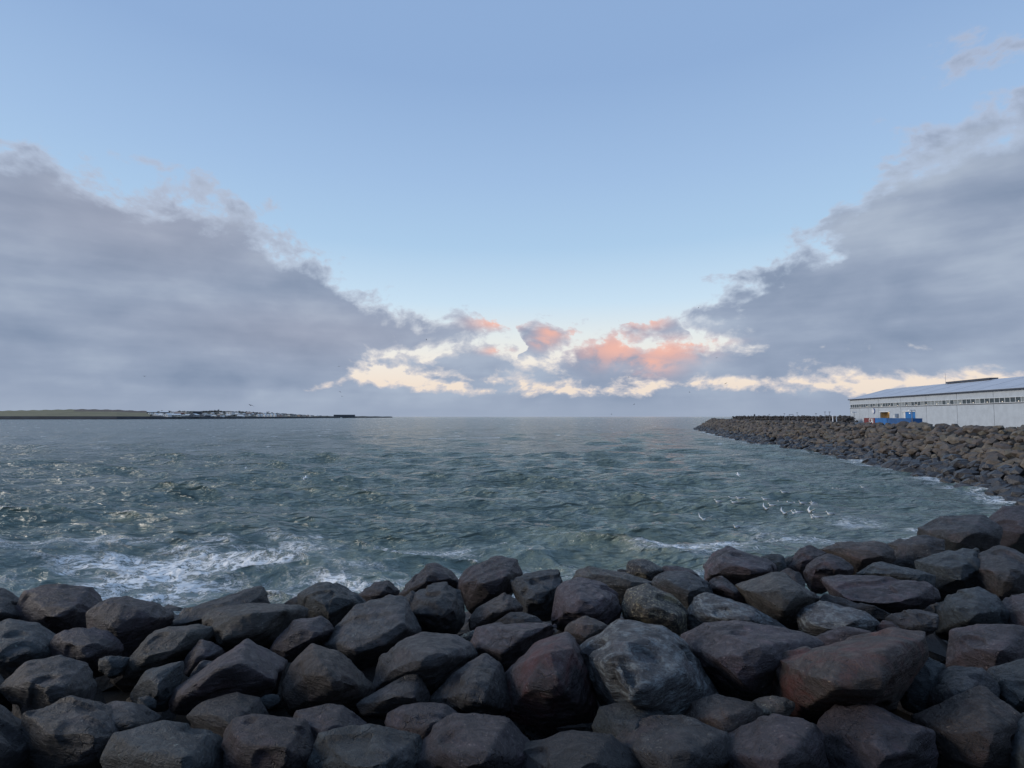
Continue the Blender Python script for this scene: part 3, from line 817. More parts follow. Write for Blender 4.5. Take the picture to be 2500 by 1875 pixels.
 ('N', [(1560,310),(1580,260),(1700,200),(1780,180),(1900,200),(2020,260),(2150,330),(2170,420),(2020,480),(1990,540),(1930,580),(1850,520),(1700,440),(1600,380)], [(1720,300,.18),(1900,420,.22),(1850,280,.12),(2080,380,.16)], 'blue', 'plain', 'smooth blue grey boulder tilted to the right beside the speckled one', 0, None, .8, .95),
 ('R', [(10,810),(30,740),(90,660),(190,612),(280,640),(450,700),(600,740),(670,800),(730,860),(900,920),(940,980),(700,980),(520,930),(350,930),(200,940),(60,950),(15,900)], [(90,800,.18),(300,860,.24),(540,850,.26),(640,800,.16),(200,700,.08),(780,920,.12)], 'light', 'streaked', 'pale streaked boulder with a bright flat face right of the speckled one', 0, None, .8, .8),
 ('N', [(630,840),(680,740),(760,700),(850,660),(920,680),(980,730),(1090,770),(1020,860),(900,930),(790,1020),(720,950)], [(800,740,.12),(860,840,.22),(960,780,.16)], 'brown', 'plain', 'small brown boulder between red stained boulder and big blue grey one'),
 ('N', [(20,1270),(80,1200),(200,1060),(330,960),(500,860),(650,845),(710,900),(760,980),(800,1110),(860,1270),(900,1400),(940,1550),(900,1680),(400,1750),(60,1650),(60,1400)], [(480,1020,.30),(700,1000,.22),(260,1110,.24),(560,1400,.36),(250,1400,.30),(560,900,.1)], 'purple', 'red', 'large red stained boulder with a pale sloping top at the bottom centre', 0, None, 1, .95),
 ('N', [(800,1020),(900,950),(1050,850),(1150,750),(1220,720),(1350,750),(1480,750),(1640,780),(1750,830),(1850,930),(1920,1050),(1990,1170),(2080,1300),(2180,1430),(2230,1550),(2100,1750),(1300,1780),(1100,1600),(960,1400),(880,1200)], [(1140,1110,.30),(1270,1020,.26),(1110,1190,.34),(1330,1500,.38),(920,1060,.16),(1500,900,.12),(1850,1250,.24)], 'light', 'streaked', 'biggest blue grey boulder with white streaks at the bottom right of centre', 0, None, 1.5, .8),
 ('N', [(1160,700),(1200,676),(1240,670),(1285,710),(1240,780),(1170,770)], [], 'brown', 'plain', 'tiny brown stone squeezed below the speckled boulder'),
 ('N', [(1170,195),(1190,172),(1230,165),(1280,180),(1300,240),(1200,250)], [], 'black', 'plain', 'small black stone tip at the surf left of the barnacled block', 0.8),
 # right part
 ('R', [(170,350),(200,310),(260,240),(320,200),(380,175),(440,200),(600,250),(700,285),(790,320),(805,380),(790,420),(680,440),(560,480),(470,530),(330,500),(180,480)], [(300,310,.20),(440,340,.28),(600,410,.30),(720,400,.26),(350,230,.06),(230,420,.2)], 'purple', 'plain', 'boulder with a pale ridged top jutting into the surf on the right', 0, None, 1.1, 1.15),
 ('R', [(690,270),(780,245),(860,245),(900,270),(920,350),(900,430),(800,440),(760,330)], [], 'teal', 'plain', 'low dark teal stone behind the pale ridged boulder at the surf', 0.3, None, .5, 1.0),
 ('R', [(905,290),(950,265),(1000,270),(1000,340),(930,380)], [], 'blue', 'plain', 'small grey stone at the water left of the leaning dark boulder', 0.3, None, .8, .8),
 ('R', [(935,350),(1000,280),(1060,190),(1140,155),(1220,190),(1310,240),(1290,300),(1180,400),(1110,450),(1040,450),(950,390)], [(1130,210,.1),(1060,330,.2),(1180,280,.16)], 'plum', 'plain', 'leaning dark plum boulder in front of the round brown one', 0, None, 1, 1.1),
 ('R', [(1250,185),(1330,160),(1450,135),(1600,130),(1760,125),(1850,150),(1910,210),(1930,290),(1880,340),(1700,390),(1600,400),(1500,360),(1350,260)], [(1500,190,.14),(1700,200,.18),(1650,300,.22),(1820,260,.18)], 'brown', 'plain', 'large rounded brown boulder at the water on the far right', 0.3, None, .6, 1.0),
 ('R', [(1890,150),(2000,105),(2115,80),(2250,70),(2400,120),(2420,300),(2250,380),(2000,370),(1930,310),(1905,200)], [], 'grey', 'plain', 'dark grey boulder at the right edge beyond the rounded brown one'),
 ('R', [(1105,410),(1130,350),(1200,290),(1320,245),(1430,280),(1530,350),(1550,400),(1480,450),(1300,490),(1280,540),(1180,540),(1120,470)], [(1300,300,.12),(1220,400,.22),(1420,370,.2),(1480,410,.14)], 'plum', 'plain', 'dark ridged boulder under the rounded brown one on the right', 0, None, 1.2),
 ('R', [(880,410),(940,375),(1060,425),(1100,500),(1080,600),(980,560),(900,480)], [], 'grey', 'plain', 'small grey block filling the gap behind the wedge shaped boulder'),
 ('R', [(200,490),(250,460),(330,460),(420,520),(530,610),(580,690),(450,700),(330,650),(230,590)], [(300,500,.14),(420,600,.2),(270,560,.16)], 'plum', 'plain', 'small tilted plum stone beside the left tip of the wedge shaped boulder'),
 ('R', [(470,540),(620,470),(790,425),(900,430),(960,490),(1060,550),(1180,600),(1215,680),(1150,740),(1070,820),(1050,900),(950,920),(800,880),(700,770),(560,660)], [(570,610,.20),(880,580,.30),(1040,590,.28),(1160,640,.18),(900,760,.3)], 'olive', 'plain', 'wedge shaped boulder with a pale flat top and an olive brown front', 0, None, .8, 1.2),
 ('R', [(1600,430),(1640,395),(1720,340),(1790,310),(1900,330),(2030,350),(2150,380),(2300,430),(2300,540),(2000,540),(1700,500)], [(1850,380,.12),(1750,420,.16),(2050,440,.18)], 'teal', 'plain', 'smooth dark teal boulder at the right above the large purple slab', 0, None, .7, .95),
 ('R', [(1275,480),(1310,450),(1450,445),(1600,460),(1850,490),(2000,485),(2110,480),(2300,520),(2330,650),(2200,740),(2050,770),(1950,790),(1800,750),(1600,730),(1450,710),(1350,620),(1290,540)], [(1400,520,.14),(1500,660,.28),(1850,700,.30),(2100,690,.26),(1700,560,.18)], 'purple', 'plain', 'large purple slab with a mottled top at the right edge', 0, None, 1.1, 1.1),
 ('R', [(1240,700),(1300,620),(1450,690),(1700,740),(1900,800),(1850,880),(1600,840),(1400,760)], [], 'black', 'plain', 'black stone in the shadow below the large purple slab'),
 ('R', [(1050,830),(1090,760),(1190,700),(1260,687),(1380,720),(1500,740),(1650,790),(1760,840),(1800,890),(1700,970),(1500,1030),(1300,1030),(1180,1020),(1080,970),(1055,900)], [(1150,900,.2),(1350,930,.26),(1600,900,.24),(1250,760,.1)], 'light', 'streaked', 'pale teal streaked oval boulder in the dark gap below the large purple slab', 0, None, .9, .85),
 ('R', [(1870,850),(1950,790),(2050,765),(2200,760),(2340,800),(2350,930),(2150,1000),(2010,980),(1900,900)], [], 'grey', 'plain', 'dark grey boulder at the right edge level with the pale teal oval one'),
 ('R', [(1130,1050),(1250,1000),(1370,940),(1460,918),(1600,950),(1750,985),(1700,1080),(1400,1150),(1200,1140)], [], 'purple', 'plain', 'low purple ledge between pale teal oval boulder and the red brown block'),
 ('R', [(1770,910),(1850,865),(1930,885),(2020,960),(1900,1020),(1800,1000)], [], 'red' if False else 'plum', 'red', 'small reddish stone right of the pale teal oval boulder'),
 ('R', [(0,1020),(60,970),(180,920),(330,905),(500,900),(640,915),(740,955),(950,985),(1100,1010),(1200,1060),(1250,1110),(1100,1180),(900,1300),(880,1440),(850,1560),(700,1620),(480,1600),(360,1510),(150,1360),(0,1200),(-30,1100)], [(330,1000,.18),(640,1120,.28),(250,1230,.28),(560,1400,.34),(950,1070,.16)], 'purple', 'plain', 'massive purple grey boulder with folded face right of the biggest blue grey one', 0, None, 1.4, 1.25),
 ('R', [(765,1210),(800,1170),(950,1145),(1200,1110),(1400,1090),(1600,1040),(1750,990),(1900,960),(2115,980),(2250,1020),(2260,1150),(2060,1240),(1990,1300),(1990,1450),(1900,1640),(1600,1760),(1000,1760),(850,1600),(800,1400)], [(1150,1150,.18),(1450,1210,.30),(1850,1140,.28),(1960,1220,.26),(850,1230,.14),(1300,1500,.36),(1800,1500,.34)], 'brown', 'red', 'huge red brown block with a flat front in the bottom right corner', -0.5, None, .8, 1.0),
 ('R', [(1990,1270),(2100,1230),(2250,1220),(2420,1300),(2420,1600),(2200,1720),(2010,1640)], [], 'teal', 'plain', 'dark teal boulder at the right edge beside the huge red brown block'),
 ('R', [(560,1660),(680,1595),(800,1580),(920,1605),(1010,1660),(920,1780),(650,1780)], [], 'tan', 'plain', 'pale tan stone top at the bottom edge below the massive purple grey boulder', -0.2),
]
for row in T:
    boulder(*row)

# boulders that carry the embankment on past the traced ones: nearest row, left and right ends
extra = []
for px, py, wpx, hpx in ((-60,1830,330,230),(190,1800,300,200),(420,1860,310,210),(660,1840,290,210),(900,1870,300,200),(1150,1850,310,210),(1400,1880,330,190),(1640,1850,300,210),(1880,1860,320,220),(2130,1830,320,220),(2370,1800,320,230),(2560,1850,300,230),
                         (300,1770,190,120),(560,1760,200,130),(800,1780,190,120),(1040,1770,190,120),(1540,1770,190,120),(1760,1760,200,120)):
    extra.append((px, py, wpx, hpx, 'near'))
for px, py, wpx, hpx in ((150,1490,230,130),(-20,1500,220,140),(40,1590,250,140),(210,1580,190,110),(-90,1690,260,160),(120,1680,240,150)):
    extra.append((px, py, wpx, hpx, 'left'))
for px, py, wpx, hpx in ((2350,1300,200,100),(2500,1290,220,110),(2330,1390,190,110),(2450,1400,200,130),(2370,1490,200,120),(2540,1500,230,140),(2420,1590,230,140),(2350,1690,210,140),(2520,1690,250,160)):
    extra.append((px, py, wpx, hpx, 'right'))
ORD = ['first', 'second', 'third', 'fourth', 'fifth', 'sixth', 'seventh', 'eighth', 'ninth', 'tenth', 'eleventh', 'twelfth', 'thirteenth', 'fourteenth', 'fifteenth', 'sixteenth', 'seventeenth', 'eighteenth', 'nineteenth', 'twentieth',
       'twenty-first', 'twenty-second', 'twenty-third', 'twenty-fourth', 'twenty-fifth', 'twenty-sixth', 'twenty-seventh', 'twenty-eighth', 'twenty-ninth', 'thirtieth', 'thirty-first', 'thirty-second', 'thirty-third', 'thirty-fourth']
CROPS['P'] = (0, 0, 1.0)
rb = random.Random(23)
PHR = {'near': 'dark boulder in the row nearest the viewer, %s from the left', 'left': 'dark boulder past the left end of the bank, %s from the left', 'right': 'dark boulder past the right end of the bank, %s from the left'}
for part in ('near', 'left', 'right'):
    rows = sorted([e for e in extra if e[4] == part])
    for i, (px, py, wpx, hpx, _) in enumerate(rows):
        k = rb.randint(8, 10); ol = []
        a0 = rb.uniform(0, 1)
        for j in range(k):
            a = a0 + 2 * math.pi * j / k + rb.uniform(-.22, .22)
            q = rb.uniform(0.86, 1.08)
            ol.append((px + 0.5 * wpx * q * math.cos(a), py + 0.5 * hpx * q * math.sin(a)))
        rg = [(px - .2 * wpx, py - .06 * hpx, .2), (px + .12 * wpx, py - .02 * hpx, .27), (px + rb.uniform(-.1, .1) * wpx, py + .2 * hpx, .26), (px + .28 * wpx, py + .03 * hpx, .18)]
        boulder('P', ol, rg, rb.choice(['purple', 'grey', 'teal', 'plum', 'brown', 'dark']), 'plain', PHR[part] % ORD[i], 0, 100 + len(BOULDERS))

# ------------------------------------------------------------------ faceted stone shapes for rubble and the far armour
def stone_shape(sub, seed, flat=0.72):
    r = random.Random(seed)
    bm = bmesh.new()
    bmesh.ops.create_icosphere(bm, subdivisions=sub, radius=1.0)
    planes = []
    for k in range(11):
        v = Vector((r.gauss(0, 1), r.gauss(0, 1), r.gauss(0, 1))).normalized()
        planes.append((v, r.uniform(0.55, 0.92)))
    sx, sy, sz = r.uniform(0.95, 1.5), r.uniform(0.7, 0.95), flat * r.uniform(0.75, 1.1)
    for v in bm.verts:
        d = v.co.normalized(); rad = 1.05
        for p, h in planes:
            q = d.dot(p)
            if q > 1e-3: rad = min(rad, h / q)
        v.co = Vector((d.x * rad * sx, d.y * rad * sy, d.z * rad * sz))
    Vv = np.array([v.co[:] for v in bm.verts]); Ff = np.array([[q.index for q in f.verts] for f in bm.faces])
    bm.free()
    return Vv, Ff
LOWS = [stone_shape(1, 100 + i) for i in range(10)]
HIS = [stone_shape(2, 200 + i) for i in range(12)]

def rot_np(ax, ay, az_):
    return np.array(Matrix.Rotation(az_, 3, 'Z') @ Matrix.Rotation(ay, 3, 'Y') @ Matrix.Rotation(ax, 3, 'X'))

class Pile:
    def __init__(self): self.V, self.F, self.S, self.n = [], [], [], 0
    def put(self, shape, loc, scale, rot, val):
        v, f = shape
        v = (v * scale) @ rot.T + np.array(loc)
        self.V.append(v); self.F.append(f + self.n); self.S.append(np.full(len(v), val)); self.n += len(v)
    def build(self, name, mat, parent=None):
        me = np_mesh(name, np.concatenate(self.V), np.concatenate(self.F), False)
        set_attr(me, 'stone', np.concatenate(self.S))
        return link(name, me, mat, parent)

# small rubble in the gaps and the hidden slope down to the sea
rub = Pile(); rr_ = random.Random(4)
for i in range(1500):
    x = rr_.uniform(-26, 34); y = rr_.uniform(4.5, 21.0)
    ext = max(0.0, x - 4) * 0.16
    ye = y - ext
    if abs(x) > y * 1.05 + 4: continue
    z = np.interp(ye, [q[0] for q in prof[1:]], [q[1] for q in prof[1:]])
    crestY = 12.3
    s = rr_.uniform(0.3, 0.62) if ye < crestY - 0.5 else rr_.uniform(0.4, 0.75)
    z += rr_.uniform(-0.1, 0.4) if ye < crestY - 0.5 else -0.05
    rub.put(rr_.choice(LOWS), (x, y, z), s, rot_np(rr_.uniform(-.5, .5), rr_.uniform(-.5, .5), rr_.uniform(0, 6.3)), rr_.random())
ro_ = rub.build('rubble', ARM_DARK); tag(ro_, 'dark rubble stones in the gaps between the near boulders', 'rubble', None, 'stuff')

# ------------------------------------------------------------------ quay and the long breakwater on the right
def offset(pts, d):
    out = []
    for i, p in enumerate(pts):
        a = Vector(pts[max(0, i - 1)]); b = Vector(pts[min(len(pts) - 1, i + 1)])
        t = (b - a).normalized()
        nx, ny = t.y, -t.x                                # to the right, inland
        out.append((p[0] + nx * d, p[1] + ny * d))
    return out
CREST = 5.25
TIP = [(92, 268.5), (99, 270)]
foot = BW + TIP
crest_in = offset(BW, 8.2)
crest_in[-1] = (96.5, 256.5)
rngb = random.Random(31)

def resample(pts, step):
    L = [0.0]
    for a, b in zip(pts[:-1], pts[1:]): L.append(L[-1] + math.dist(a, b))
    n = int(L[-1] / step); s = np.linspace(0, L[-1], n + 1)
    return np.interp(s, L, [p[0] for p in pts]), np.interp(s, L, [p[1] for p in pts])

# core under the stones
bw_root = empty('breakwater', (60, 120, 0)); bw_root.location = (0, 0, 0)
tag(bw_root, 'long breakwater of brown armour stones with a dark wet foot curving out on the right', 'breakwater')
fx, fy = resample(BW, 4.0)
K_ = len(fx)
cl = offset(list(zip(fx, fy)), 8.2); bl = offset(list(zip(fx, fy)), 12.5)
V, Fq = [], []
for i in range(K_):
    ex, ey = fx[i], fy[i]
    dx_, dy_ = cl[i][0] - ex, cl[i][1] - ey
    V += [(ex - dx_ * .25, ey - dy_ * .25, -1.8), (ex + dx_ * .12, ey + dy_ * .12, -0.1), (cl[i][0], cl[i][1], CREST - 0.75), (bl[i][0], bl[i][1], CREST - 0.75), (bl[i][0] + dx_ * .2, bl[i][1] + dy_ * .2, 2.6)]
for i in range(K_ - 1):
    for j in range(4):
        Fq.append((i * 5 + j, (i + 1) * 5 + j, (i + 1) * 5 + j + 1, i * 5 + j + 1))
# rounded head
c0 = Vector((bl[-1][0], bl[-1][1])); base = len(V)
p0 = Vector((fx[-1], fy[-1])); a_st = math.atan2(p0.y - c0.y, p0.x - c0.x); rad = (p0 - c0).length
HEAD = []
for k in range(1, 9):
    a = a_st - k * math.radians(22)
    u = Vector((math.cos(a), math.sin(a)))
    q = c0 + u * rad; HEAD.append((q.x, q.y))
    cq = c0 + u * 4.0
    V += [(q.x + u.x * 2, q.y + u.y * 2, -1.8), (q.x - u.x, q.y - u.y, -0.1), (cq.x, cq.y, CREST - 0.75), (c0.x, c0.y, CREST - 0.75), (c0.x, c0.y, 2.6)]
for k in range(8):
    i0 = (K_ - 1) * 5 if k == 0 else base + (k - 1) * 5
    i1 = base + k * 5
    for j in range(3):
        Fq.append((i0 + j, i1 + j, i1 + j + 1, i0 + j + 1))
link('core', np_mesh('breakwater_core', V, Fq, False), M_GROUND, bw_root)

# armour stones: the 300 that show largest are parts of their own, the rest one part
stones = []
path = BW + HEAD[:6]
sx, sy = resample(path, 0.86)
offp = list(zip(sx, sy))
nin = offset(offp, 1.0)
for i in range(len(sx)):
    ux, uy = nin[i][0] - sx[i], nin[i][1] - sy[i]
    tx, ty = -uy, ux
    head = i > len(sx) - 40
    for j in range(13):
        v = (j + rngb.uniform(-.28, .28)) / 12.0
        if j >= 11: v = 0.95 + (j - 11) * 0.11 + rngb.uniform(-.04, .04)
        run = 8.2 * min(v, 1.0) + max(0, v - 1.0) * 14
        z = -0.35 + min(v, 1.0) * (CREST - 0.55 + 0.35 - 0.15)
        s = rngb.uniform(0.36, 0.80) * (1.22 if j <= 2 else 1.0)
        if rngb.random() < 0.14: s *= 1.3
        j_t = rngb.uniform(-.45, .45)
        if rngb.random() < 0.18: continue
        p = (sx[i] + ux * run + tx * j_t, sy[i] + uy * run + ty * j_t, z + rngb.uniform(-.14, .22))
        d = math.dist(p, (0, 0, 6))
        az_ = abs(math.atan2(p[0], p[1]))
        stones.append((s / d if az_ < math.radians(37) else 0.0, p, s, v, math.atan2(uy, ux)))
stones.sort(key=lambda q: -q[0])
hi_me = {}
for wet in (0, 1):
    for k, (v, f) in enumerate(HIS):
        me = np_mesh('stone', v, f, False)
        me.materials.append(ARM_WET if wet else ARM_DRY)
        hi_me[wet, k] = me
rest_dry, rest_wet = Pile(), Pile()
for i, (key, p, s, v, hd) in enumerate(stones):
    wet = 1 if p[2] + rngb.uniform(-.35, .35) < 1.45 else 0
    e = (rngb.uniform(-.5, .5), rngb.uniform(-.5, .5), rngb.uniform(0, 6.3))
    if i < 300:
        o = link('stone', hi_me[wet, rngb.randrange(len(HIS))], None, bw_root, p)
        o.scale = (s, s, s); o.rotation_euler = e
    else:
        (rest_wet if wet else rest_dry).put(rngb.choice(LOWS), p, s * 1.04, rot_np(*e), rngb.random())
a = rest_dry.build('dry_armour_stones', ARM_DRY, bw_root); a['kind'] = 'stuff'
a = rest_wet.build('wet_armour_stones', ARM_WET, bw_root); a['kind'] = 'stuff'

# quay surface behind the berm
QZ = 3.0
qi = offset(BW, 12.0)
qpoly = qi + [(104, 250), (140, 262), (330, 262), (330, 10)] + [(40, 10)]
bm = bmesh.new(); bm.faces.new([bm.verts.new((x, y, QZ)) for x, y in qpoly])
bmesh.ops.triangulate(bm, faces=bm.faces)
quay = link('quay', bm_mesh('quay', bm), M_ASPHALT); tag(quay, kind='structure')
if quay.data.polygons[0].normal.z < 0: quay.data.flip_normals()
# land joining our bank to the quay on the right, outside the picture
bm = bmesh.new(); box(bm, 60, 330, -40, 12, -1, 2.9)
land = link('harbour_land', bm_mesh('harbour_land', bm), M_ASPHALT); tag(land, kind='structure')

# outer rock ridge that closes the harbour
ridge = [(112, 275), (115, 268), (118, 260), (124, 244), (130, 228), (133.5, 218.5)]
orr = empty('outer_breakwater', (0, 0, 0))
tag(orr, 'low dark ridge of rocks along the horizon behind the light poles', 'breakwater')
rx, ry = resample(ridge, 3.0)
V, Fq = [], []
for i in range(len(rx)):
    for (o_, z) in ((-3.2, QZ - .2), (-1.0, 5.55), (1.0, 5.55), (5.5, -1)):
        V.append((rx[i] + o_, ry[i], z))
for i in range(len(rx) - 1):
    for j in range(3): Fq.append((i * 4 + j, (i + 1) * 4 + j, (i + 1) * 4 + j + 1, i * 4 + j + 1))
q_ = (len(rx) - 1) * 4
Fq += [(0, 1, 2, 3), (q_ + 3, q_ + 2, q_ + 1, q_)]
link('core', np_mesh('ridge_core', V, Fq, False), M_CORE, orr)
P_ = Pile()
rx, ry = resample(ridge, 0.85)
for i in range(len(rx)):
    for (o_, z) in ((-2.6, 4.0), (-1.8, 4.9), (-0.9, 5.75), (0.3, 5.95), (1.5, 5.6)):
        s = rngb.uniform(0.5, 0.85)
        P_.put(rngb.choice(LOWS), (rx[i] + o_ + rngb.uniform(-.3, .3), ry[i] + rngb.uniform(-.4, .4), z + rngb.uniform(-.15, .2)), s, rot_np(rngb.uniform(-.5, .5), rngb.uniform(-.5, .5), rngb.uniform(0, 6.3)), rngb.random())
for k in range(46):                              # stones over the blunt end by the hall
    u = rngb.random(); zz = rngb.uniform(3.0, 5.9); half = 1.4 + (5.9 - zz) * .75
    P_.put(rngb.choice(LOWS), (133.5 + rngb.uniform(-half, half), 218.5 - rngb.uniform(0, 1.6) - (5.9 - zz) * .5, zz), rngb.uniform(.5, .85), rot_np(rngb.uniform(-.5, .5), rngb.uniform(-.5, .5), rngb.uniform(0, 6.3)), rngb.random())
a = P_.build('ridge_stones', ARM_DARK, orr); a['kind'] = 'stuff'

# ------------------------------------------------------------------ harbour hall
M_CLAD = plain('pale_blue_cladding', (0.43, 0.48, 0.53), 0.55, 0.05, 0.6)
M_ROOF = plain('roof_sheet', (0.45, 0.48, 0.53), 0.5, 0.04, 0.3)
M_TRIM = plain('pale_trim', (0.62, 0.65, 0.67), 0.5, 0.05)
M_DARK = plain('dark_joint', (0.05, 0.06, 0.08), 0.6, 0.1)
M_WIN = plain('window_glass', (0.045, 0.06, 0.065), 0.08, 0.1)
M_BLIND = plain('window_blind', (0.22, 0.25, 0.26), 0.6, 0.1)
M_LAMP = emit('lit_lamp', (1.0, 0.88, 0.72), 0.75)
M_PLY = plain('lit_bay_lining', (0.52, 0.37, 0.19), 0.7, 0.12, 0.9)
M_BLUE = plain('blue_paint', (0.016, 0.095, 0.27), 0.5, 0.12, 0.7)
M_BLUEDOOR = plain('bright_blue_door', (0.02, 0.15, 0.42), 0.5, 0.08, 0.7)
M_RED = plain('red_container_paint', (0.17, 0.028, 0.032), 0.55, 0.15, 0.7)
M_WHITE = plain('white_paint', (0.78, 0.79, 0.80), 0.5, 0.04)
M_LOGO = plain('logo_blue', (0.018, 0.07, 0.24), 0.4, 0.05)
M_LOGO2 = plain('logo_slate', (0.14, 0.19, 0.27), 0.4, 0.05)
M_POLE = plain('galvanised_pole', (0.20, 0.21, 0.22), 0.5, 0.1)

A0 = Vector((140.0, 227.0, 0)); FD = Vector((-0.154, -0.988, 0)).normalized()
rz = math.atan2(FD.y, FD.x)                    # local +x runs along the facade towards the viewer, local -y faces the water
hall = empty('harbour_hall', (A0.x, A0.y, QZ), rz)
tag(hall, 'pale blue grey harbour hall with a long window band and a round blue sign', 'building')
EZ, RZ_, LEN, WID = 9.96, 13.9, 112.0, 28.0     # eave and ridge above the quay
def hbox(name, mat, *a, parent=None): return link(name, box_mesh(name, *a), mat, parent or hall)
bm = bmesh.new()
# facade with openings: vertical strips between openings (local y from 0 outward negative; body behind at +y)
doors = [(24.2, 30.8, 4.62, 'bay'), (39.6, 47.0, 4.62, 'blue')]
cuts = [0.0]
for d0_, d1_, h_, _ in doors: cuts += [d0_, d1_]
cuts.append(LEN)
WB0, WB1 = 6.50, 7.95
for i in range(0, len(cuts), 2):
    box(bm, cuts[i], cuts[i + 1], 0, 0.3, 0, 4.62)
box(bm, 0, LEN, 0, 0.3, 4.623, WB0)
box(bm, 0, LEN, 0, 0.3, WB1, EZ)
box(bm, 0, LEN, 3.0, 3.2, 0.01, WB1)             # inner back wall of the window band
link('wall', bm_mesh('hall_wall', bm), M_CLAD, hall)
bm = bmesh.new()                                # far gable wall
vs = [bm.verts.new(p) for p in ((0.02, 0.301, 0), (0.02, WID, 0), (0.02, WID, EZ), (0.02, WID / 2, RZ_), (0.02, 0.301, EZ))]
bm.faces.new(vs)
link('gable_wall', bm_mesh('hall_gable', bm), M_CLAD, hall)
bm = bmesh.new()
for y0_, z0_, y1_, z1_ in ((-0.5, EZ + 0.02, WID / 2, RZ_ + .14), (WID / 2, RZ_ + .14, WID + .5, EZ + .02)):
    v = [bm.verts.new(p) for p in ((-0.4, y0_, z0_), (LEN, y0_, z0_), (LEN, y1_, z1_), (-0.4, y1_, z1_), (-0.4, y0_, z0_ + .16), (LEN, y0_, z0_ + .16), (LEN, y1_, z1_ + .16), (-0.4, y1_, z1_ + .16))]
    for f in ((3, 2, 1, 0), (4, 5, 6, 7), (0, 1, 5, 4), (1, 2, 6, 5), (2, 3, 7, 6), (3, 0, 4, 7)): bm.faces.new([v[q] for q in f])
roof = link('roof', bm_mesh('hall_roof', bm), M_ROOF, hall)
for k in range(9):                               # standing seams that catch the light
    x = 3 + k * 12.2
    bm = bmesh.new(); tube(bm, (x, -0.45, EZ + .2), (x, WID / 2 - .1, RZ_ + .31), .05, .05, 4)
    link('roof_seam', bm_mesh('roof_seam', bm), M_ROOF, roof)
hbox('gutter', M_DARK, -0.42, LEN, -0.62, -0.503, EZ - .22, EZ + .12)
hbox('roof_vent', M_DARK, 41, 62, WID / 2 - 1.2, WID / 2 + 1.2, RZ_ + .2, RZ_ + .75, parent=roof)
bm = bmesh.new(); tube(bm, (42.5, WID / 2 - 2, RZ_ - .4), (42.5, WID / 2 - 2, RZ_ + 3.6), .045, .03, 5); tube(bm, (42.1, WID / 2 - 2, RZ_ + 2.4), (42.9, WID / 2 - 2, RZ_ + 2.4), .03, .03, 4)
link('antenna', bm_mesh('antenna', bm), M_POLE, roof)
for x in (0.06, 8.0, 15.6, 23.3, 38.3, 53.3, 68.3, 83.3, 98.3):
    hbox('panel_joint', M_DARK, x, x + (.10 if x > 20 else .05), -0.012, 0.02, 4.66 if any(d[0] <= x <= d[1] for d in doors) else 0.02, WB0 - .06)
    hbox('panel_joint', M_DARK, x, x + (.10 if x > 20 else .05), -0.012, 0.02, WB1 + .14, EZ - .24)
hbox('window_sill', M_TRIM, 0, LEN, -0.20, 0.28, WB0 + .003, WB0 + .14)
hbox('window_head', M_TRIM, 0, LEN, -0.10, 0.28, WB1 - .10, WB1 - .003)
hbox('sill_joint', M_DARK, 0, LEN, -0.05, -0.004, WB0 - .20, WB0 - .003)
rw = random.Random(3)
x = 0.4; k = 0
while x < LEN - 2:
    w_ = 1.85
    wn = hbox('window', M_TRIM, x, x + .14, -0.04, .22, WB0 + .15, WB1 - .11)
    hbox('pane', M_WIN if (k < 1 or rw.random() < .65) else M_BLIND, x + .14, x + w_, .10, .13, WB0 + .15, WB1 - .11, parent=wn)
    if k % 3 == 1 and k > 1:
        bm = bmesh.new(); bmesh.ops.create_icosphere(bm, subdivisions=1, radius=.11, matrix=Matrix.Translation((x + 1.0, .02, WB0 + .36)))
        link('lamp', bm_mesh('window_lamp', bm), M_LAMP, wn)
    x += w_; k += 1
for d0_, d1_, h_, kind in doors:
    fr = hbox('door_frame', M_TRIM, d0_ - .3, d1_ + .3, -0.16, -0.004, h_ + .003, h_ + .34)
    if kind == 'bay':
        bm = bmesh.new()
        box(bm, d0_, d0_ + .05, .301, 3.4, 0, h_); box(bm, d1_ - .05, d1_, .301, 3.4, 0, h_)
        box(bm, d0_ + .05, d1_ - .05, 2.90, 2.98, 0, h_); box(bm, d0_ + 3.3, d0_ + 3.36, .9, 2.89, 0, h_ - .1)
        bay = link('loading_bay', bm_mesh('bay', bm), M_PLY, hall)
        lampm = link('bay_lamp', box_mesh('bay_lamp', d0_ + 3.6, d0_ + 6.2, 1.2, 1.5, h_ - .26, h_ - .16), emit('bay_lamp', (1.0, 0.76, 0.45), 3.0), bay)
    else:
        dr_ = hbox('door', M_BLUEDOOR, d0_ + 1.3, d1_ - .1, .12, .20, 0, h_)
        hbox('door_jamb', M_TRIM, d0_, d0_ + 1.28, .10, .22, 0, h_)
        bm = bmesh.new(); bmesh.ops.create_icosphere(bm, subdivisions=1, radius=.18, matrix=Matrix.Translation((d0_ + 4.2, -.05, h_ - .5)))
        link('lamp', bm_mesh('door_lamp', bm), M_LAMP, dr_)
hbox('wall_vent', M_LOGO2, 35.2, 36.9, -0.35, -0.006, 2.7, 4.0)
hbox('service_door', M_TRIM, 33.4, 34.3, -0.05, -0.005, 0.02, 3.4)
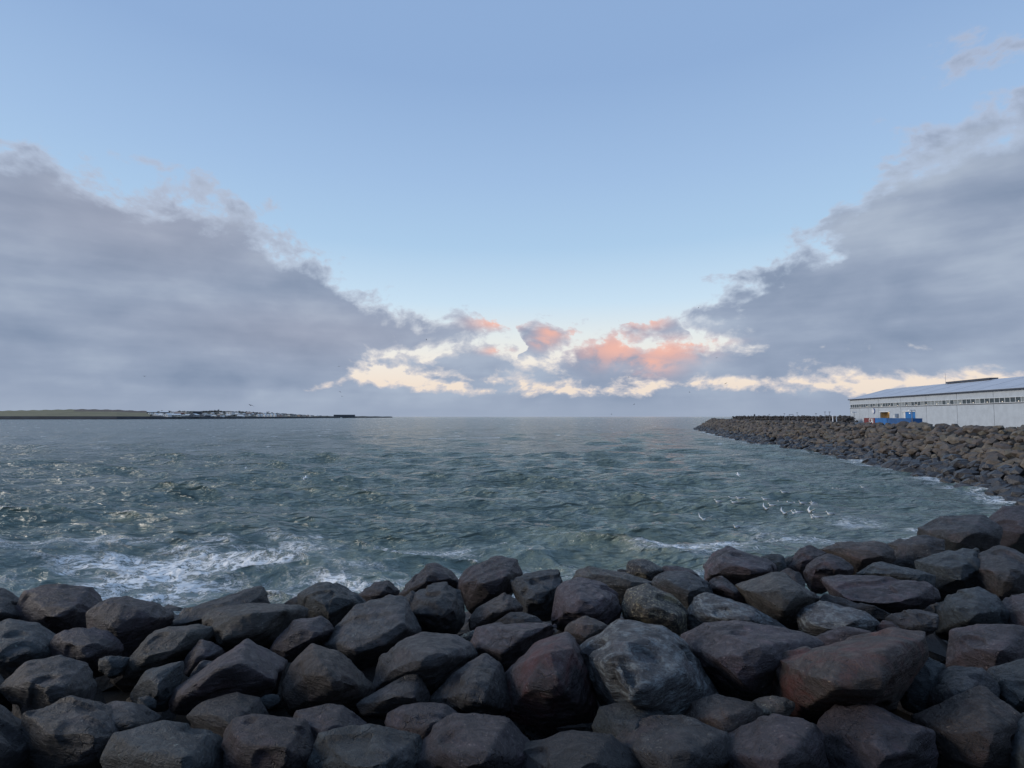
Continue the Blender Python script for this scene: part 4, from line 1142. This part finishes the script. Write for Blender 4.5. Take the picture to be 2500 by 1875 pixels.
# round sign: white disc with a blue crescent and a lettered band
def disc(name, cx, cz, r, y0_, y1_, mat, parent, seg=28):
    bm = bmesh.new()
    tube(bm, (cx, y0_, cz), (cx, y1_, cz), r, r, seg)
    return link(name, bm_mesh(name, bm), mat, parent)
sg = disc('round_sign', 19.7, 5.07, 1.08, -0.004, -0.16, M_LOGO, hall)
disc('sign_face', 19.42, 5.07, 0.92, -0.163, -0.19, M_WHITE, sg)
link('sign_band', box_mesh('sign_band', 18.8, 20.05, -0.21, -0.193, 5.42, 5.62), M_LOGO2, sg)
link('sign_band', box_mesh('sign_band2', 18.8, 20.05, -0.21, -0.193, 4.62, 4.78), M_LOGO2, sg)

# ------------------------------------------------------------------ shipping containers in front of the hall
def container(t0, length, mat, label, text=None, off=30.0, z=QZ):
    inl = Vector((0.988, -0.154, 0))
    base = A0 - inl * off + FD * t0
    r = empty('shipping_container', (base.x, base.y, z + .03), rz)
    tag(r, label, 'container', 'shipping containers on the quay')
    H, Wd = 2.59, 2.44
    bm = bmesh.new(); x = .12; p = .28; pts = []
    while x < length - .12:
        pts += [(x, 0.0), (x + p * .35, 0.0), (x + p * .5, .04), (x + p * .85, .04)]; x += p
    lo_ = [bm.verts.new((a, b + .012, .16)) for a, b in pts]; hi_ = [bm.verts.new((a, b + .012, H - .12)) for a, b in pts]
    for i in range(len(pts) - 1): bm.faces.new((lo_[i], lo_[i + 1], hi_[i + 1], hi_[i]))
    link('side_panel', bm_mesh('side', bm), mat, r)
    link('body', box_mesh('cbody', .05, length - .05, .07, Wd, .05, H - .03), mat, r)
    link('top_rail', box_mesh('rail', 0.13, length - .13, -.01, .12, H - .115, H), mat, r)
    link('bottom_rail', box_mesh('brail', 0.13, length - .13, -.01, .12, 0, .155), mat, r)
    for x in (0, length - .125): link('corner_post', box_mesh('cpost', x, x + .125, -.015, .15, 0, H), mat, r)
    if text:
        cu = bpy.data.curves.new('t', 'FONT'); cu.body = text; cu.size = 1.75; cu.extrude = .012; cu.offset = .035
        to = bpy.data.objects.new('t', cu); COL.objects.link(to)
        bpy.context.view_layer.update()
        me = bpy.data.meshes.new_from_object(to.evaluated_get(bpy.context.evaluated_depsgraph_get()))
        bpy.data.objects.remove(to, do_unlink=True)
        l = link('lettering', me, M_WHITE, r, (2.9, -.035, 1.25))
        l.rotation_euler = (math.pi / 2, 0, 0); l.scale = (.85, 1, 1)
    return r
container(79.6, 6.06, M_RED, 'dark red shipping container with white CAI lettering on the quay', 'CAI')
container(85.75, 6.06, M_BLUEDOOR, 'short brighter blue shipping container next to the red one')
container(91.9, 11.0, M_BLUE, 'long dark blue shipping container before the blue hall door')

# ------------------------------------------------------------------ poles on the quay
def pole(px, ytop, depth, kind, label, base=QZ):
    top = at_y(px, ytop, depth)
    r = empty('light_pole' if kind != 'flag' else 'flag_pole', (top.x, top.y, base))
    tag(r, label, 'pole', 'poles along the quay')
    h = top.z - base
    rad = .16 if kind == 'flag' else .085
    mat = M_WHITE if kind == 'flag' else M_POLE
    bm = bmesh.new(); tube(bm, (0, 0, 0), (0, 0, h), rad, rad * .7, 8)
    link('shaft', bm_mesh('shaft', bm), mat, r)
    link('base_plate', box_mesh('plate', -.25, .25, -.25, .25, 0.0, .06), M_POLE, r)
    if kind == 'lamp':
        link('lamp_head', box_mesh('head', -.65, .65, -.22, .22, h - .02, h + .16), M_WHITE, r)
    elif kind == 'arm':
        link('lamp_head', box_mesh('head', -.1, 1.5, -.15, .15, h - .02, h + .12), M_POLE, r)
    elif kind == 'thin':
        link('lamp_head', box_mesh('head', -.3, .3, -.12, .12, h - .02, h + .10), M_POLE, r)
    elif kind == 'flag':
        bm = bmesh.new(); bmesh.ops.create_icosphere(bm, subdivisions=1, radius=.17, matrix=Matrix.Translation((0, 0, h + .1)))
        link('finial', bm_mesh('finial', bm), mat, r)
    elif kind == 'beacon':
        bm = bmesh.new(); tube(bm, (0, 0, h - .9), (0, 0, h - .15), .34, .30, 8); tube(bm, (0, 0, h - .15), (0, 0, h + .1), .30, .04, 8)
        link('lantern', bm_mesh('lantern', bm), M_DARK, r)
PL = [(1842, 1011, 225, 'beacon', 'pole with a dark lantern, leftmost on the far breakwater'), (1878, 1012, 215, 'thin', 'thin light pole second from the tip of the breakwater'),
      (1915, 1010, 205, 'thin', 'thin light pole just left of the pole with a side arm'), (1927, 1012, 200, 'arm', 'light pole with a lamp arm reaching right on the breakwater'),
      (1946, 1008, 190, 'thin', 'tall thin light pole just right of the pole with a side arm'), (1992, 1010, 180, 'thin', 'thin light pole midway between the arm pole and the white flagpoles'),
      (2014, 1006, 170, 'thin', 'tall thin pole two places left of the white flagpoles'), (2025, 1006, 165, 'thin', 'tall thin pole directly left of the white flagpoles'),
      (2033, 1016, 150, 'flag', 'stout white flagpole, left one of the pair'), (2042, 1016, 150, 'flag', 'stout white flagpole, right one of the pair'),
      (2085, 1007, 150, 'lamp', 'street lamp with a flat white head before the hall corner'), (2226, 1002.5, 118, 'lamp', 'street lamp with a flat white head before the blue hall door')]
for p in PL: pole(*p)

# ------------------------------------------------------------------ far headland with the town
M_SHORE = plain('shore_rock', (0.022, 0.024, 0.028), 0.9, 0.25, 0.05)
def headland_mat():
    m, g, b = new_mat('headland_cover')
    geo = g.n('ShaderNodeNewGeometry')
    n = g.noise(geo.outputs['Position'], 0.03, 6.0, 0.65)
    gr = g.n('ShaderNodeAttribute', attribute_name='grass').outputs['Fac']
    heath = g.n('ShaderNodeAttribute', attribute_name='heath').outputs['Fac']
    c = g.mix(g.mr(n, 0.38, 0.62), (0.030, 0.038, 0.036), (0.055, 0.060, 0.050))
    gc = g.mix(g.mr(n, 0.38, 0.62), (0.125, 0.120, 0.062), (0.165, 0.152, 0.085))
    gc = g.mix(heath, gc, (0.085, 0.066, 0.055))
    g.put(b.inputs['Base Color'], g.mix(gr, c, gc)); b.inputs['Roughness'].default_value = 0.95
    return m
M_HEAD = headland_mat()
def shore_d(px): return float(np.interp(px, [-200, 285, 430, 560, 700, 830, 915, 960], [1120, 1200, 1320, 1480, 1800, 2300, 2700, 3000]))
def top_py(px): return float(np.interp(px, [-200, 0, 200, 285, 330, 362, 430, 500, 535, 600, 640, 700, 760, 800, 870, 915, 960], [1008, 1003, 999, 1000.5, 1002.8, 1003.5, 1004.6, 1003.5, 1003, 1005.5, 1007.5, 1010.5, 1014, 1015.6, 1015.8, 1016.4, 1017]))
TS = [0, 6, 16, 60, 120, 190, 260, 330, 420]
def head_z(px, t):
    zt = EYE + (1017 - top_py(px)) * (shore_d(px) + 330) / FPX
    zb = float(np.interp(px, [-200, 285, 700, 850, 960], [7.0, 6.6, 5.2, 4.2, 2.0]))
    return float(np.interp(t, [0, 6, 16, 60, 330, 420], [-1.0, min(zb, 3.0) * .8, zb, zb + (zt - zb) * .12, max(zt, zb), max(zt, zb) - 6]))
def head_pt(px, t):
    d = ray(px, 1017); d = Vector((d.x, d.y, 0)).normalized()
    s = (shore_d(px) + t) / d.y * 1.0
    p = d * s
    return Vector((p.x, p.y, head_z(px, t)))
pxs = np.arange(-200, 964, 6.0)
V = []; G_ = []; H_ = []; SH = []
for px in pxs:
    for t in TS:
        p = head_pt(px, t)
        if 10 < t < 400: p.z += 0.8 * math.sin(px * .21 + t * .03) * (t / 400)
        V.append(p[:])
        G_.append(1.0 if px < 366 else 0.0); H_.append(1.0 if t > 200 and px > 180 else 0.0)
n = len(TS); Fq = []; MI = []
for i in range(len(pxs) - 1):
    for j in range(n - 1):
        Fq.append((i * n + j, (i + 1) * n + j, (i + 1) * n + j + 1, i * n + j + 1)); MI.append(1 if j < 2 else 0)
me = np_mesh('headland', V, Fq, False); set_attr(me, 'grass', G_); set_attr(me, 'heath', H_)
me.materials.append(M_HEAD); me.materials.append(M_SHORE)
me.polygons.foreach_set('material_index', np.array(MI, dtype=np.int32))
hd = link('headland', me); tag(hd, kind='structure')

HM = {'white': plain('house_white', (0.82, 0.82, 0.80), 0.7, 0.05), 'cream': plain('house_cream', (0.56, 0.53, 0.46), 0.7, 0.06), 'beige': plain('house_beige', (0.42, 0.34, 0.28), 0.7, 0.06),
      'red': plain('house_red', (0.26, 0.060, 0.050), 0.7, 0.1), 'grey': plain('house_grey', (0.24, 0.25, 0.26), 0.7, 0.08), 'slate': plain('house_slate', (0.075, 0.085, 0.10), 0.7, 0.1), 'pink': plain('house_pink', (0.50, 0.40, 0.36), 0.7, 0.06)}
M_FARWIN = plain('far_window', (0.035, 0.045, 0.055), 0.2, 0.1)
def find_t(px, py):
    for t in np.arange(16, 420, 4.0):
        p = head_pt(px, t)
        y = 1017 - (p.z - EYE) / p.y * FPX
        if y <= py: return float(t)
    return 330.0
rt_ = random.Random(5)
def house(px0, px1, ybase, ytop, wall, roof, form, label, group='buildings of the far town'):
    px = (px0 + px1) / 2
    t = find_t(px, ybase); p = head_pt(px, t)
    sc = p.y / FPX
    w = (px1 - px0) * sc; h = (ybase - ytop) * sc
    dep = min(max(w * .7, 7), 14)
    turn = rt_.uniform(.35, .85) if w < 22 else rt_.uniform(.12, .3)
    rzh = math.atan2(p.x, p.y) + turn
    w *= 0.92
    r = empty('house' if form in ('gable', 'side') else 'building', (p.x, p.y, p.z - 1.2), -rzh)
    tag(r, label, 'house' if form in ('gable', 'side') else 'building', group)
    hw = w / 2; H = h + 1.2
    bm = bmesh.new()
    if form == 'flat':
        box(bm, -hw, hw, 0, dep, 0, H * .86)
        link('wall', bm_mesh('w', bm), HM[wall], r)
        link('roof', box_mesh('rf', -hw - .3, hw + .3, -.4, dep + .3, H * .86, H), HM[roof], r)
        er = H * .86
    elif form == 'gable':
        er = H * .62
        v = [bm.verts.new(q) for q in ((-hw, 0, 0), (hw, 0, 0), (hw, 0, er), (0, 0, H - .15), (-hw, 0, er), (-hw, dep, 0), (hw, dep, 0), (hw, dep, er), (0, dep, H - .15), (-hw, dep, er))]
        for f in ((0, 1, 2, 3, 4), (9, 8, 7, 6, 5), (0, 4, 9, 5), (1, 6, 7, 2)): bm.faces.new([v[q] for q in f])
        link('wall', bm_mesh('w', bm), HM[wall], r)
        bm = bmesh.new()
        for s_ in (-1, 1):
            v = [bm.verts.new(q) for q in ((s_ * (hw + .3), -.4, er - .1), (0, -.4, H), (0, dep + .3, H), (s_ * (hw + .3), dep + .3, er - .1))]
            bm.faces.new(v)
        link('roof', bm_mesh('rf', bm), HM[roof], r)
    else:
        er = H * .60
        box(bm, -hw, hw, 0, dep, 0, er)
        link('wall', bm_mesh('w', bm), HM[wall], r)
        bm = bmesh.new()
        v = [bm.verts.new(q) for q in ((-hw - .3, -.4, er), (hw + .3, -.4, er), (hw * .92, dep / 2, H), (-hw * .92, dep / 2, H), (-hw - .3, dep + .4, er), (hw + .3, dep + .4, er))]
        for f in ((0, 1, 2, 3), (3, 2, 5, 4), (0, 3, 4), (1, 5, 2)): bm.faces.new([v[q] for q in f])
        link('roof', bm_mesh('rf', bm), HM[roof], r)
    nwin = max(1, min(8, int(w / 6)))
    ww = min(2.0, w * .2)
    for i in range(nwin):
        cx = -hw + (i + .5) * w / nwin
        link('window', box_mesh('win', cx - ww / 2, cx + ww / 2, -.06, .02, 1.2 + (er - 1.2) * .40, 1.2 + (er - 1.2) * .75), M_FARWIN, r)
    return r
HL = [
 (358, 381, 1009.0, 1003.0, 'slate', 'white', 'side', 'long building with a bright white roof highest beside the grass hill'),
 (389, 409, 1009.0, 1003.6, 'slate', 'white', 'side', 'second white roofed long building on the skyline right of the grass hill'),
 (361, 369, 1011.5, 1007.5, 'white', 'white', 'flat', 'small white block just right of the grass hill'),
 (371, 384, 1014.5, 1009.2, 'white', 'white', 'gable', 'white gabled shed, leftmost of the low white sheds by the shore'),
 (384, 397, 1015.5, 1009.8, 'white', 'white', 'side', 'white shed with dark openings, second of the low sheds by the shore'),
 (397, 412, 1017.5, 1009.4, 'white', 'white', 'gable', 'larger white gabled shed in the middle of the shore sheds'),
 (412, 440, 1018.2, 1011.0, 'cream', 'white', 'side', 'longest white shed by the shore below the red building'),
 (440, 448, 1016.0, 1010.8, 'white', 'grey', 'flat', 'narrow white block right of the longest white shed'),
 (425, 445, 1011.0, 1005.6, 'red', 'beige', 'side', 'red building above the long white shed'),
 (414, 424, 1010.0, 1005.4, 'white', 'white', 'flat', 'small white block left of the red building'),
 (446, 456, 1010.0, 1005.0, 'cream', 'slate', 'flat', 'pale block with dark top right of the red building'),
 (450, 462, 1016.0, 1011.5, 'cream', 'white', 'side', 'cream low house left of the big grey green gable'),
 (460, 480, 1018.0, 1010.8, 'grey', 'white', 'gable', 'broad grey hall with a white roof at the shore'),
 (471, 491, 1010.5, 1004.0, 'slate', 'grey', 'flat', 'dark long flat building on the skyline'),
 (492, 503, 1012.5, 1008.2, 'white', 'cream', 'gable', 'pale gabled house below the dark flat building'),
 (488, 497, 1015.0, 1011.5, 'grey', 'slate', 'side', 'grey cottage with dark roof right of the broad grey hall'),
 (499, 511, 1017.0, 1013.5, 'slate', 'slate', 'side', 'dark roofed low house at the shore below the wooded crest'),
 (507, 517, 1016.5, 1011.8, 'white', 'white', 'gable', 'white house with a bright gable below the wooded crest'),
 (517, 526, 1017.5, 1013.0, 'cream', 'white', 'side', 'cream house just right of the bright white gable'),
 (527, 537, 1015.0, 1011.2, 'pink', 'beige', 'side', 'pinkish house under the highest trees'),
 (534, 541, 1009.5, 1006.0, 'white', 'cream', 'flat', 'small white block among the highest trees'),
 (537, 546, 1018.0, 1013.0, 'white', 'grey', 'flat', 'white block at the shore below the highest trees'),
 (549, 567, 1012.0, 1004.8, 'white', 'grey', 'flat', 'large white apartment block in the middle of the town'),
 (551, 561, 1016.0, 1012.0, 'white', 'white', 'side', 'white low house below the large apartment block'),
 (566, 581, 1012.6, 1007.4, 'white', 'white', 'side', 'wide white house right of the large apartment block'),
 (583, 597, 1013.5, 1008.8, 'cream', 'white', 'gable', 'pale green white gabled house in the middle of the town'),
 (578, 594, 1017.0, 1012.8, 'white', 'white', 'side', 'low white row house at the shore left of the gabled row'),
 (595, 604, 1016.5, 1012.6, 'cream', 'grey', 'side', 'cream low house between the shore rows'),
 (598, 614, 1010.5, 1006.6, 'pink', 'beige', 'side', 'pinkish long house on the upper slope'),
 (604, 613, 1014.5, 1010.2, 'white', 'slate', 'gable', 'white gabled house with a dark roof on the middle slope'),
 (613, 623, 1015.5, 1011.2, 'cream', 'slate', 'side', 'cream house with a dark roof left of the gabled row'),
 (616, 625, 1010.5, 1007.2, 'grey', 'slate', 'side', 'grey house on the upper slope left of the conifers'),
 (630, 638, 1010.6, 1006.4, 'pink', 'cream', 'gable', 'pinkish gabled house just left of the conifers'),
 (640, 644, 1010.6, 1007.6, 'white', 'white', 'gable', 'tiny white gable, left of two beside the conifers'),
 (645, 649, 1010.6, 1007.6, 'white', 'white', 'gable', 'tiny white gable, right of two beside the conifers'),
]
for i in range(8):
    HL.append((624 + i * 8.2, 631.6 + i * 8.2, 1017.0, 1010.6 - (0.8 if i == 4 else 0), 'white' if i < 6 else 'pink', 'white' if i < 6 else 'cream', 'gable', 'white gabled house in the row at the shore, %s from the left' % ORD[i]))
for i, (a, b, y0_, y1_, w_, r_) in enumerate([(657, 669, 1011, 1008.2, 'white', 'grey'), (671, 682, 1011.5, 1008.8, 'cream', 'slate'), (684, 698, 1012, 1009.4, 'beige', 'slate'), (690, 699, 1017, 1012.6, 'cream', 'beige'), (700, 708, 1017, 1012.8, 'beige', 'cream'),
                                               (708, 722, 1016.6, 1011.4, 'cream', 'slate'), (723, 734, 1016.6, 1012.0, 'beige', 'slate'), (735, 744, 1016.4, 1012.4, 'cream', 'grey'), (745, 752, 1016.4, 1013.2, 'pink', 'beige'), (753, 760, 1016.4, 1013.6, 'white', 'slate'), (765, 774, 1016.6, 1013.8, 'cream', 'white'), (779, 784, 1016.6, 1014.4, 'grey', 'slate')]):
    HL.append((a, b, y0_, y1_, w_, r_, 'side' if i % 3 else 'gable', 'small pale house on the low right end of the town, %s from the left' % ORD[i]))
HL.append((813, 867, 1018.2, 1012.6, 'slate', 'grey', 'flat', 'long dark flat roofed building alone at the tip of the headland'))
rh = random.Random(77); ex_h = []
for i in range(30):
    a = 372 + i * 10.9 + rh.uniform(-3, 3); w_ = rh.uniform(4.5, 8)
    base_y = rh.uniform(1009.5, 1016.5) if a < 620 else rh.uniform(1012.5, 1016.5)
    ex_h.append((a, a + w_, base_y, base_y - rh.uniform(2.6, 3.8), rh.choice(['white', 'white', 'cream', 'pink']), rh.choice(['white', 'white', 'cream', 'slate']), rh.choice(['gable', 'side'])))
for i, e_ in enumerate(sorted(ex_h)):
    HL.append(e_ + ('tiny pale house scattered on the slope of the far town, %s from the left' % ORD[i],))
for h_ in HL: house(*h_)
# white spot at the shore: a small boat
p = at_z(833, 1020.2, 0.0); p = Vector((p.x, p.y, 0)) * (2250 / p.y)
bt = empty('motor_boat', (p.x, p.y, 0.2)); tag(bt, 'tiny white boat on the water before the long dark building', 'boat')
bm = bmesh.new()
for s_, zz in ((1.0, 1.4), (0.75, 0.0)): pass
v0 = [bm.verts.new(q) for q in ((-4.5 * .8, -1.0, -.4), (3.2, -.9, -.4), (4.2, 0, -.4), (3.2, .9, -.4), (-4.5 * .8, 1.0, -.4))]
v1 = [bm.verts.new(q) for q in ((-4.5, -1.5, 1.4), (3.4, -1.4, 1.6), (5.6, 0, 1.9), (3.4, 1.4, 1.6), (-4.5, 1.5, 1.4))]
bm.faces.new(v0[::-1]); bm.faces.new(v1)
for i in range(5): bm.faces.new((v0[i], v0[(i + 1) % 5], v1[(i + 1) % 5], v1[i]))
link('hull', bm_mesh('hull', bm), M_WHITE, bt)
link('cabin', box_mesh('cabin', -2.2, 1.6, -1.0, 1.0, 1.5, 3.2), M_WHITE, bt)

# trees along the crest: dark shelter belts, each tree on its own
M_LEAF = plain('far_foliage', (0.022, 0.030, 0.030), 0.9, 0.3, 0.4)
M_BARK = plain('far_bark', (0.05, 0.04, 0.035), 0.9, 0.2)
CROWN = []
for k in range(5):
    r = random.Random(60 + k); V, F_, nn = [], [], 0
    for q in range(150):
        u = Vector((r.gauss(0, 1), r.gauss(0, 1), r.gauss(0, 1))).normalized() * (r.random() ** .4)
        c = Vector((u.x * .5, u.y * .5, .62 + u.z * .36)) * (1 + .2 * math.sin(5 * u.x + k))
        s = r.uniform(.05, .11)
        a = Vector((r.gauss(0, 1), r.gauss(0, 1), r.gauss(0, 1))).normalized(); b = a.orthogonal().normalized()
        V += [(c + a * s)[:], (c - a * s * .5 + b * s)[:], (c - a * s * .5 - b * s)[:], (c + a.cross(b) * s)[:]]
        F_ += [(nn, nn + 1, nn + 2), (nn, nn + 1, nn + 3)]; nn += 4
    me = np_mesh('crown', V, F_, False); me.materials.append(M_LEAF); CROWN.append(me)
bm = bmesh.new(); tube(bm, (0, 0, -.05), (0, 0, .7), .045, .015, 6)
TRUNK = bm_mesh('trunk', bm); TRUNK.materials.append(M_BARK)
TREES = [(395, 1007.5, 1002.6, 8), (413, 1007, 1003.0, 9), (437, 1006.5, 1002.6, 10), (448, 1007, 1003.2, 9), (457, 1008, 1004, 9), (464, 1007.5, 1004.5, 6), (496, 1007.5, 1003.4, 9), (503, 1007.6, 1003.2, 9), (510, 1007.5, 1002.6, 9), (517, 1007.5, 1002.2, 9), (524, 1007.5, 1001.6, 9), (529, 1006.5, 1002, 7), (533, 1006, 999.6, 6), (539, 1008, 1003, 8), (546, 1008, 1003.6, 8), (568, 1008, 1004.2, 8), (576, 1009, 1004.6, 9),
         (584, 1008.5, 1003.2, 8), (592, 1008.5, 1004.2, 8), (601, 1009, 1004.4, 8), (609, 1008, 1005, 8), (618, 1008.5, 1005.6, 8), (627, 1009, 1006.2, 7), (652, 1010.5, 1004.8, 3.4), (656, 1010.5, 1004.4, 2.6), (664, 1010, 1007, 7), (676, 1011, 1008, 8), (690, 1011.5, 1009, 9), (712, 1013.5, 1010, 9), (752, 1016, 1012.6, 6), (799, 1017.2, 1015, 4), (480, 1016.5, 1012.5, 8), (545, 1017.6, 1014, 7), (572, 1016.8, 1012.6, 8), (526, 1012.6, 1009, 8), (560, 1018.4, 1015.4, 9), (368, 1017, 1013.6, 4)]
for i, (px, yb, yt, wp) in enumerate(sorted(TREES)):
    t = find_t(px, yb); p = head_pt(px, t); sc = p.y / FPX
    r = empty('tree', p)
    kind = 'conifer' if wp < 4 else 'tree'
    tag(r, 'dark %s of the far town, %s from the left' % (kind, ORD[i] if i < len(ORD) else ['thirty-fifth', 'thirty-sixth', 'thirty-seventh', 'thirty-eighth'][i - len(ORD)]), 'tree', 'dark trees of the far town')
    h = (yb - yt) * sc
    o = link('crown', CROWN[i % 5], None, r); o.scale = (wp * sc * .8, wp * sc * .8, h); o.rotation_euler = (0, 0, i * 1.3)
    o = link('trunk', TRUNK, None, r); o.scale = (h, h, h)

# ------------------------------------------------------------------ gulls
M_GW = plain('gull_white', (0.80, 0.80, 0.79), 0.7, 0.03, 6)
M_GG = plain('gull_grey', (0.30, 0.32, 0.35), 0.7, 0.08, 6)
M_GY = plain('gull_bill', (0.55, 0.35, 0.05), 0.5, 0.05, 6)
M_GD = plain('gull_dark', (0.06, 0.065, 0.075), 0.7, 0.1, 6)
def loft(rings, seg=10):
    V, F_ = [], []
    for (x, z, ry_, rz_) in rings:
        for k in range(seg):
            a = 2 * math.pi * k / seg
            V.append((x, ry_ * math.cos(a), z + rz_ * math.sin(a)))
    for i in range(len(rings) - 1):
        for k in range(seg):
            j = (k + 1) % seg
            F_.append((i * seg + k, i * seg + j, (i + 1) * seg + j, (i + 1) * seg + k))
    return V, F_
# body from tail (+x) to bill (-x): the bird looks towards -x
FLOAT = [(.27, .075, .004, .003), (.22, .07, .03, .012), (.15, .06, .055, .035), (.05, .045, .078, .062), (-.05, .04, .082, .07), (-.12, .06, .06, .062), (-.155, .11, .036, .042), (-.165, .15, .032, .034), (-.185, .175, .034, .034), (-.215, .172, .024, .024), (-.235, .165, .009, .010), (-.28, .158, .004, .005), (-.288, .155, .001, .001)]
V, F_ = loft(FLOAT)
gull_me = np_mesh('gull_body', V, F_, True)
for m in (M_GW, M_GG, M_GY, M_GD): gull_me.materials.append(m)
gull_me.polygons.foreach_set('material_index', np.array([2 if i >= 100 else 0 for i in range(len(F_))], dtype=np.int32))
def folded_wing(s):
    V, F_ = [], []
    prof_ = [(.34, .085, .012, .004), (.25, .085, .022, .010), (.12, .078, .028, .030), (.0, .068, .030, .040), (-.08, .062, .020, .030), (-.11, .06, .004, .008)]
    V, F_ = loft(prof_, 6)
    V = [(x, y + s * .058, z) for x, y, z in V]
    me = np_mesh('gull_wing', V, F_, True); me.materials.append(M_GG)
    return me
FW = {s: folded_wing(s) for s in (-1, 1)}
def open_wing(s, lift, tipdrop, dark=False):
    # arm, wrist, tip; a thin closed blade
    pts = [(0, .05, .03, .17), (.0, .22, .03 + lift * .5, .16), (-.04, .34, .03 + lift, .13), (.06, .52, .03 + lift - tipdrop * .5, .075), (.16, .66, .03 + lift - tipdrop, .012)]
    V = []
    for (x, y, z, c) in pts:
        V += [(x - c * .5, s * y, z), (x, s * y, z + .012), (x + c * .5, s * y, z), (x, s * y, z - .006)]
    F_ = []
    for i in range(len(pts) - 1):
        for k in range(4):
            j = (k + 1) % 4
            F_.append((i * 4 + k, i * 4 + j, (i + 1) * 4 + j, (i + 1) * 4 + k))
    me = np_mesh('gull_open_wing', V, F_, True); me.materials.append(M_GD if dark else M_GW)
    return me
dark_body = gull_me.copy(); dark_body.materials.clear()
for m in (M_GD, M_GD, M_GD, M_GD): dark_body.materials.append(m)
def gull(loc, rz_, kind, label, group, scale=1.0, lift=.2, drop=.15, roll=0.0, dark=False):
    r = empty('gull', loc, rz_); r.scale = (scale,) * 3; r.rotation_euler = (roll, 0, rz_)
    tag(r, label, 'gull', group)
    link('body', dark_body if dark else gull_me, None, r)
    if kind == 'float':
        for s in (-1, 1): link('wing', FW[s], None, r)
    else:
        for s in (-1, 1): link('wing', open_wing(s, lift, drop, dark), None, r)
    return r
C_ = lambda x, y: (1700 + x / 4.096, 1140 + y / 4.096)
raft = [(220,360),(360,342),(430,362),(380,382),(510,338),(690,328),(875,262),(935,325),(850,358),(945,355),(1010,330),(1170,318),(1060,385),(1170,375),(1230,375),(990,452),(1020,430),(1340,475),(1170,500),(1205,502),(400,552),(755,395),(1395,240),(1430,243),(1350,218),(1230,208),(1585,230),(1670,185)]
rg_ = random.Random(8)
for i, (x, y) in enumerate(sorted(raft)):
    px, py = C_(x, y)
    p = at_z(px, py + 1.5, 0.1)
    gull((p.x, p.y, sea_z(p.x, p.y) - .01), rg_.uniform(-.35, .45), 'float', 'white gull floating on the water, %s from the left of the resting gulls' % ORD[i], 'gulls resting on the water', rg_.uniform(.95, 1.12))
for (x, y, lab) in ((705, 405, 'white gull lifting its wings at the left of the raft of gulls'), (885, 432, 'white gull with raised wings splashing in the middle of the raft'), (1140, 418, 'white gull half opening its wings at the right of the raft'), (75, 475, 'white gull with raised wings alone left of the raft')):
    px, py = C_(x, y)
    p = at_z(px, py + 2, 0.2)
    gull((p.x, p.y, sea_z(p.x, p.y) + .02), rg_.uniform(-.3, .5), 'open', lab, 'gulls flapping at the water', .85, .16, -.22)
for (px, py, d, sc_, lab) in ((745, 1168, 46, .85, 'white gull gliding low over the waves on the left'), (600, 1143, 60, .6, 'small pale gull low over the waves far left'), (1802, 1160, 55, 1.0, 'white gull fluttering low over the water above the raft')):
    p = at_y(px, py, d)
    gull(p, rg_.uniform(-.6, .6), 'open', lab, 'gulls flying low over the water', sc_, .12, .06, .25)
SKY = [(828, 895, 170, 'dark bird high above the sea left of the bright gap'), (830, 957, 190, 'dark bird above the headland tip, upper of two'), (835, 968, 190, 'dark bird above the headland tip, lower of two'), (612, 990, 95, 'largest dark bird gliding just above the far town'), (1041, 830, 210, 'dark bird before the grey cloud left of centre'),
       (353, 919, 150, 'dark bird over the far left cloud bank'), (1705, 752, 230, 'highest dark bird before the right cloud bank'), (1749, 874, 190, 'dark bird before the right cloud, above the yellow gap'), (1772, 937, 150, 'dark bird in the yellow gap on the right'), (1535, 921, 230, 'dark bird before the pink cloud'), (1548, 988, 200, 'dark bird low above the horizon right of centre'), (1493, 1012, 260, 'lowest dark bird at the horizon'), (1683, 958, 240, 'tiny dark bird between the yellow gap and the breakwater tip')]
for i, (px, py, d, lab) in enumerate(SKY):
    p = at_y(px, py, d)
    gull(p, rg_.uniform(0, 6.2), 'open', lab, 'birds in the distant sky', 1.0, rg_.uniform(.05, .3), rg_.uniform(-.05, .25), rg_.uniform(-.5, .5), True)
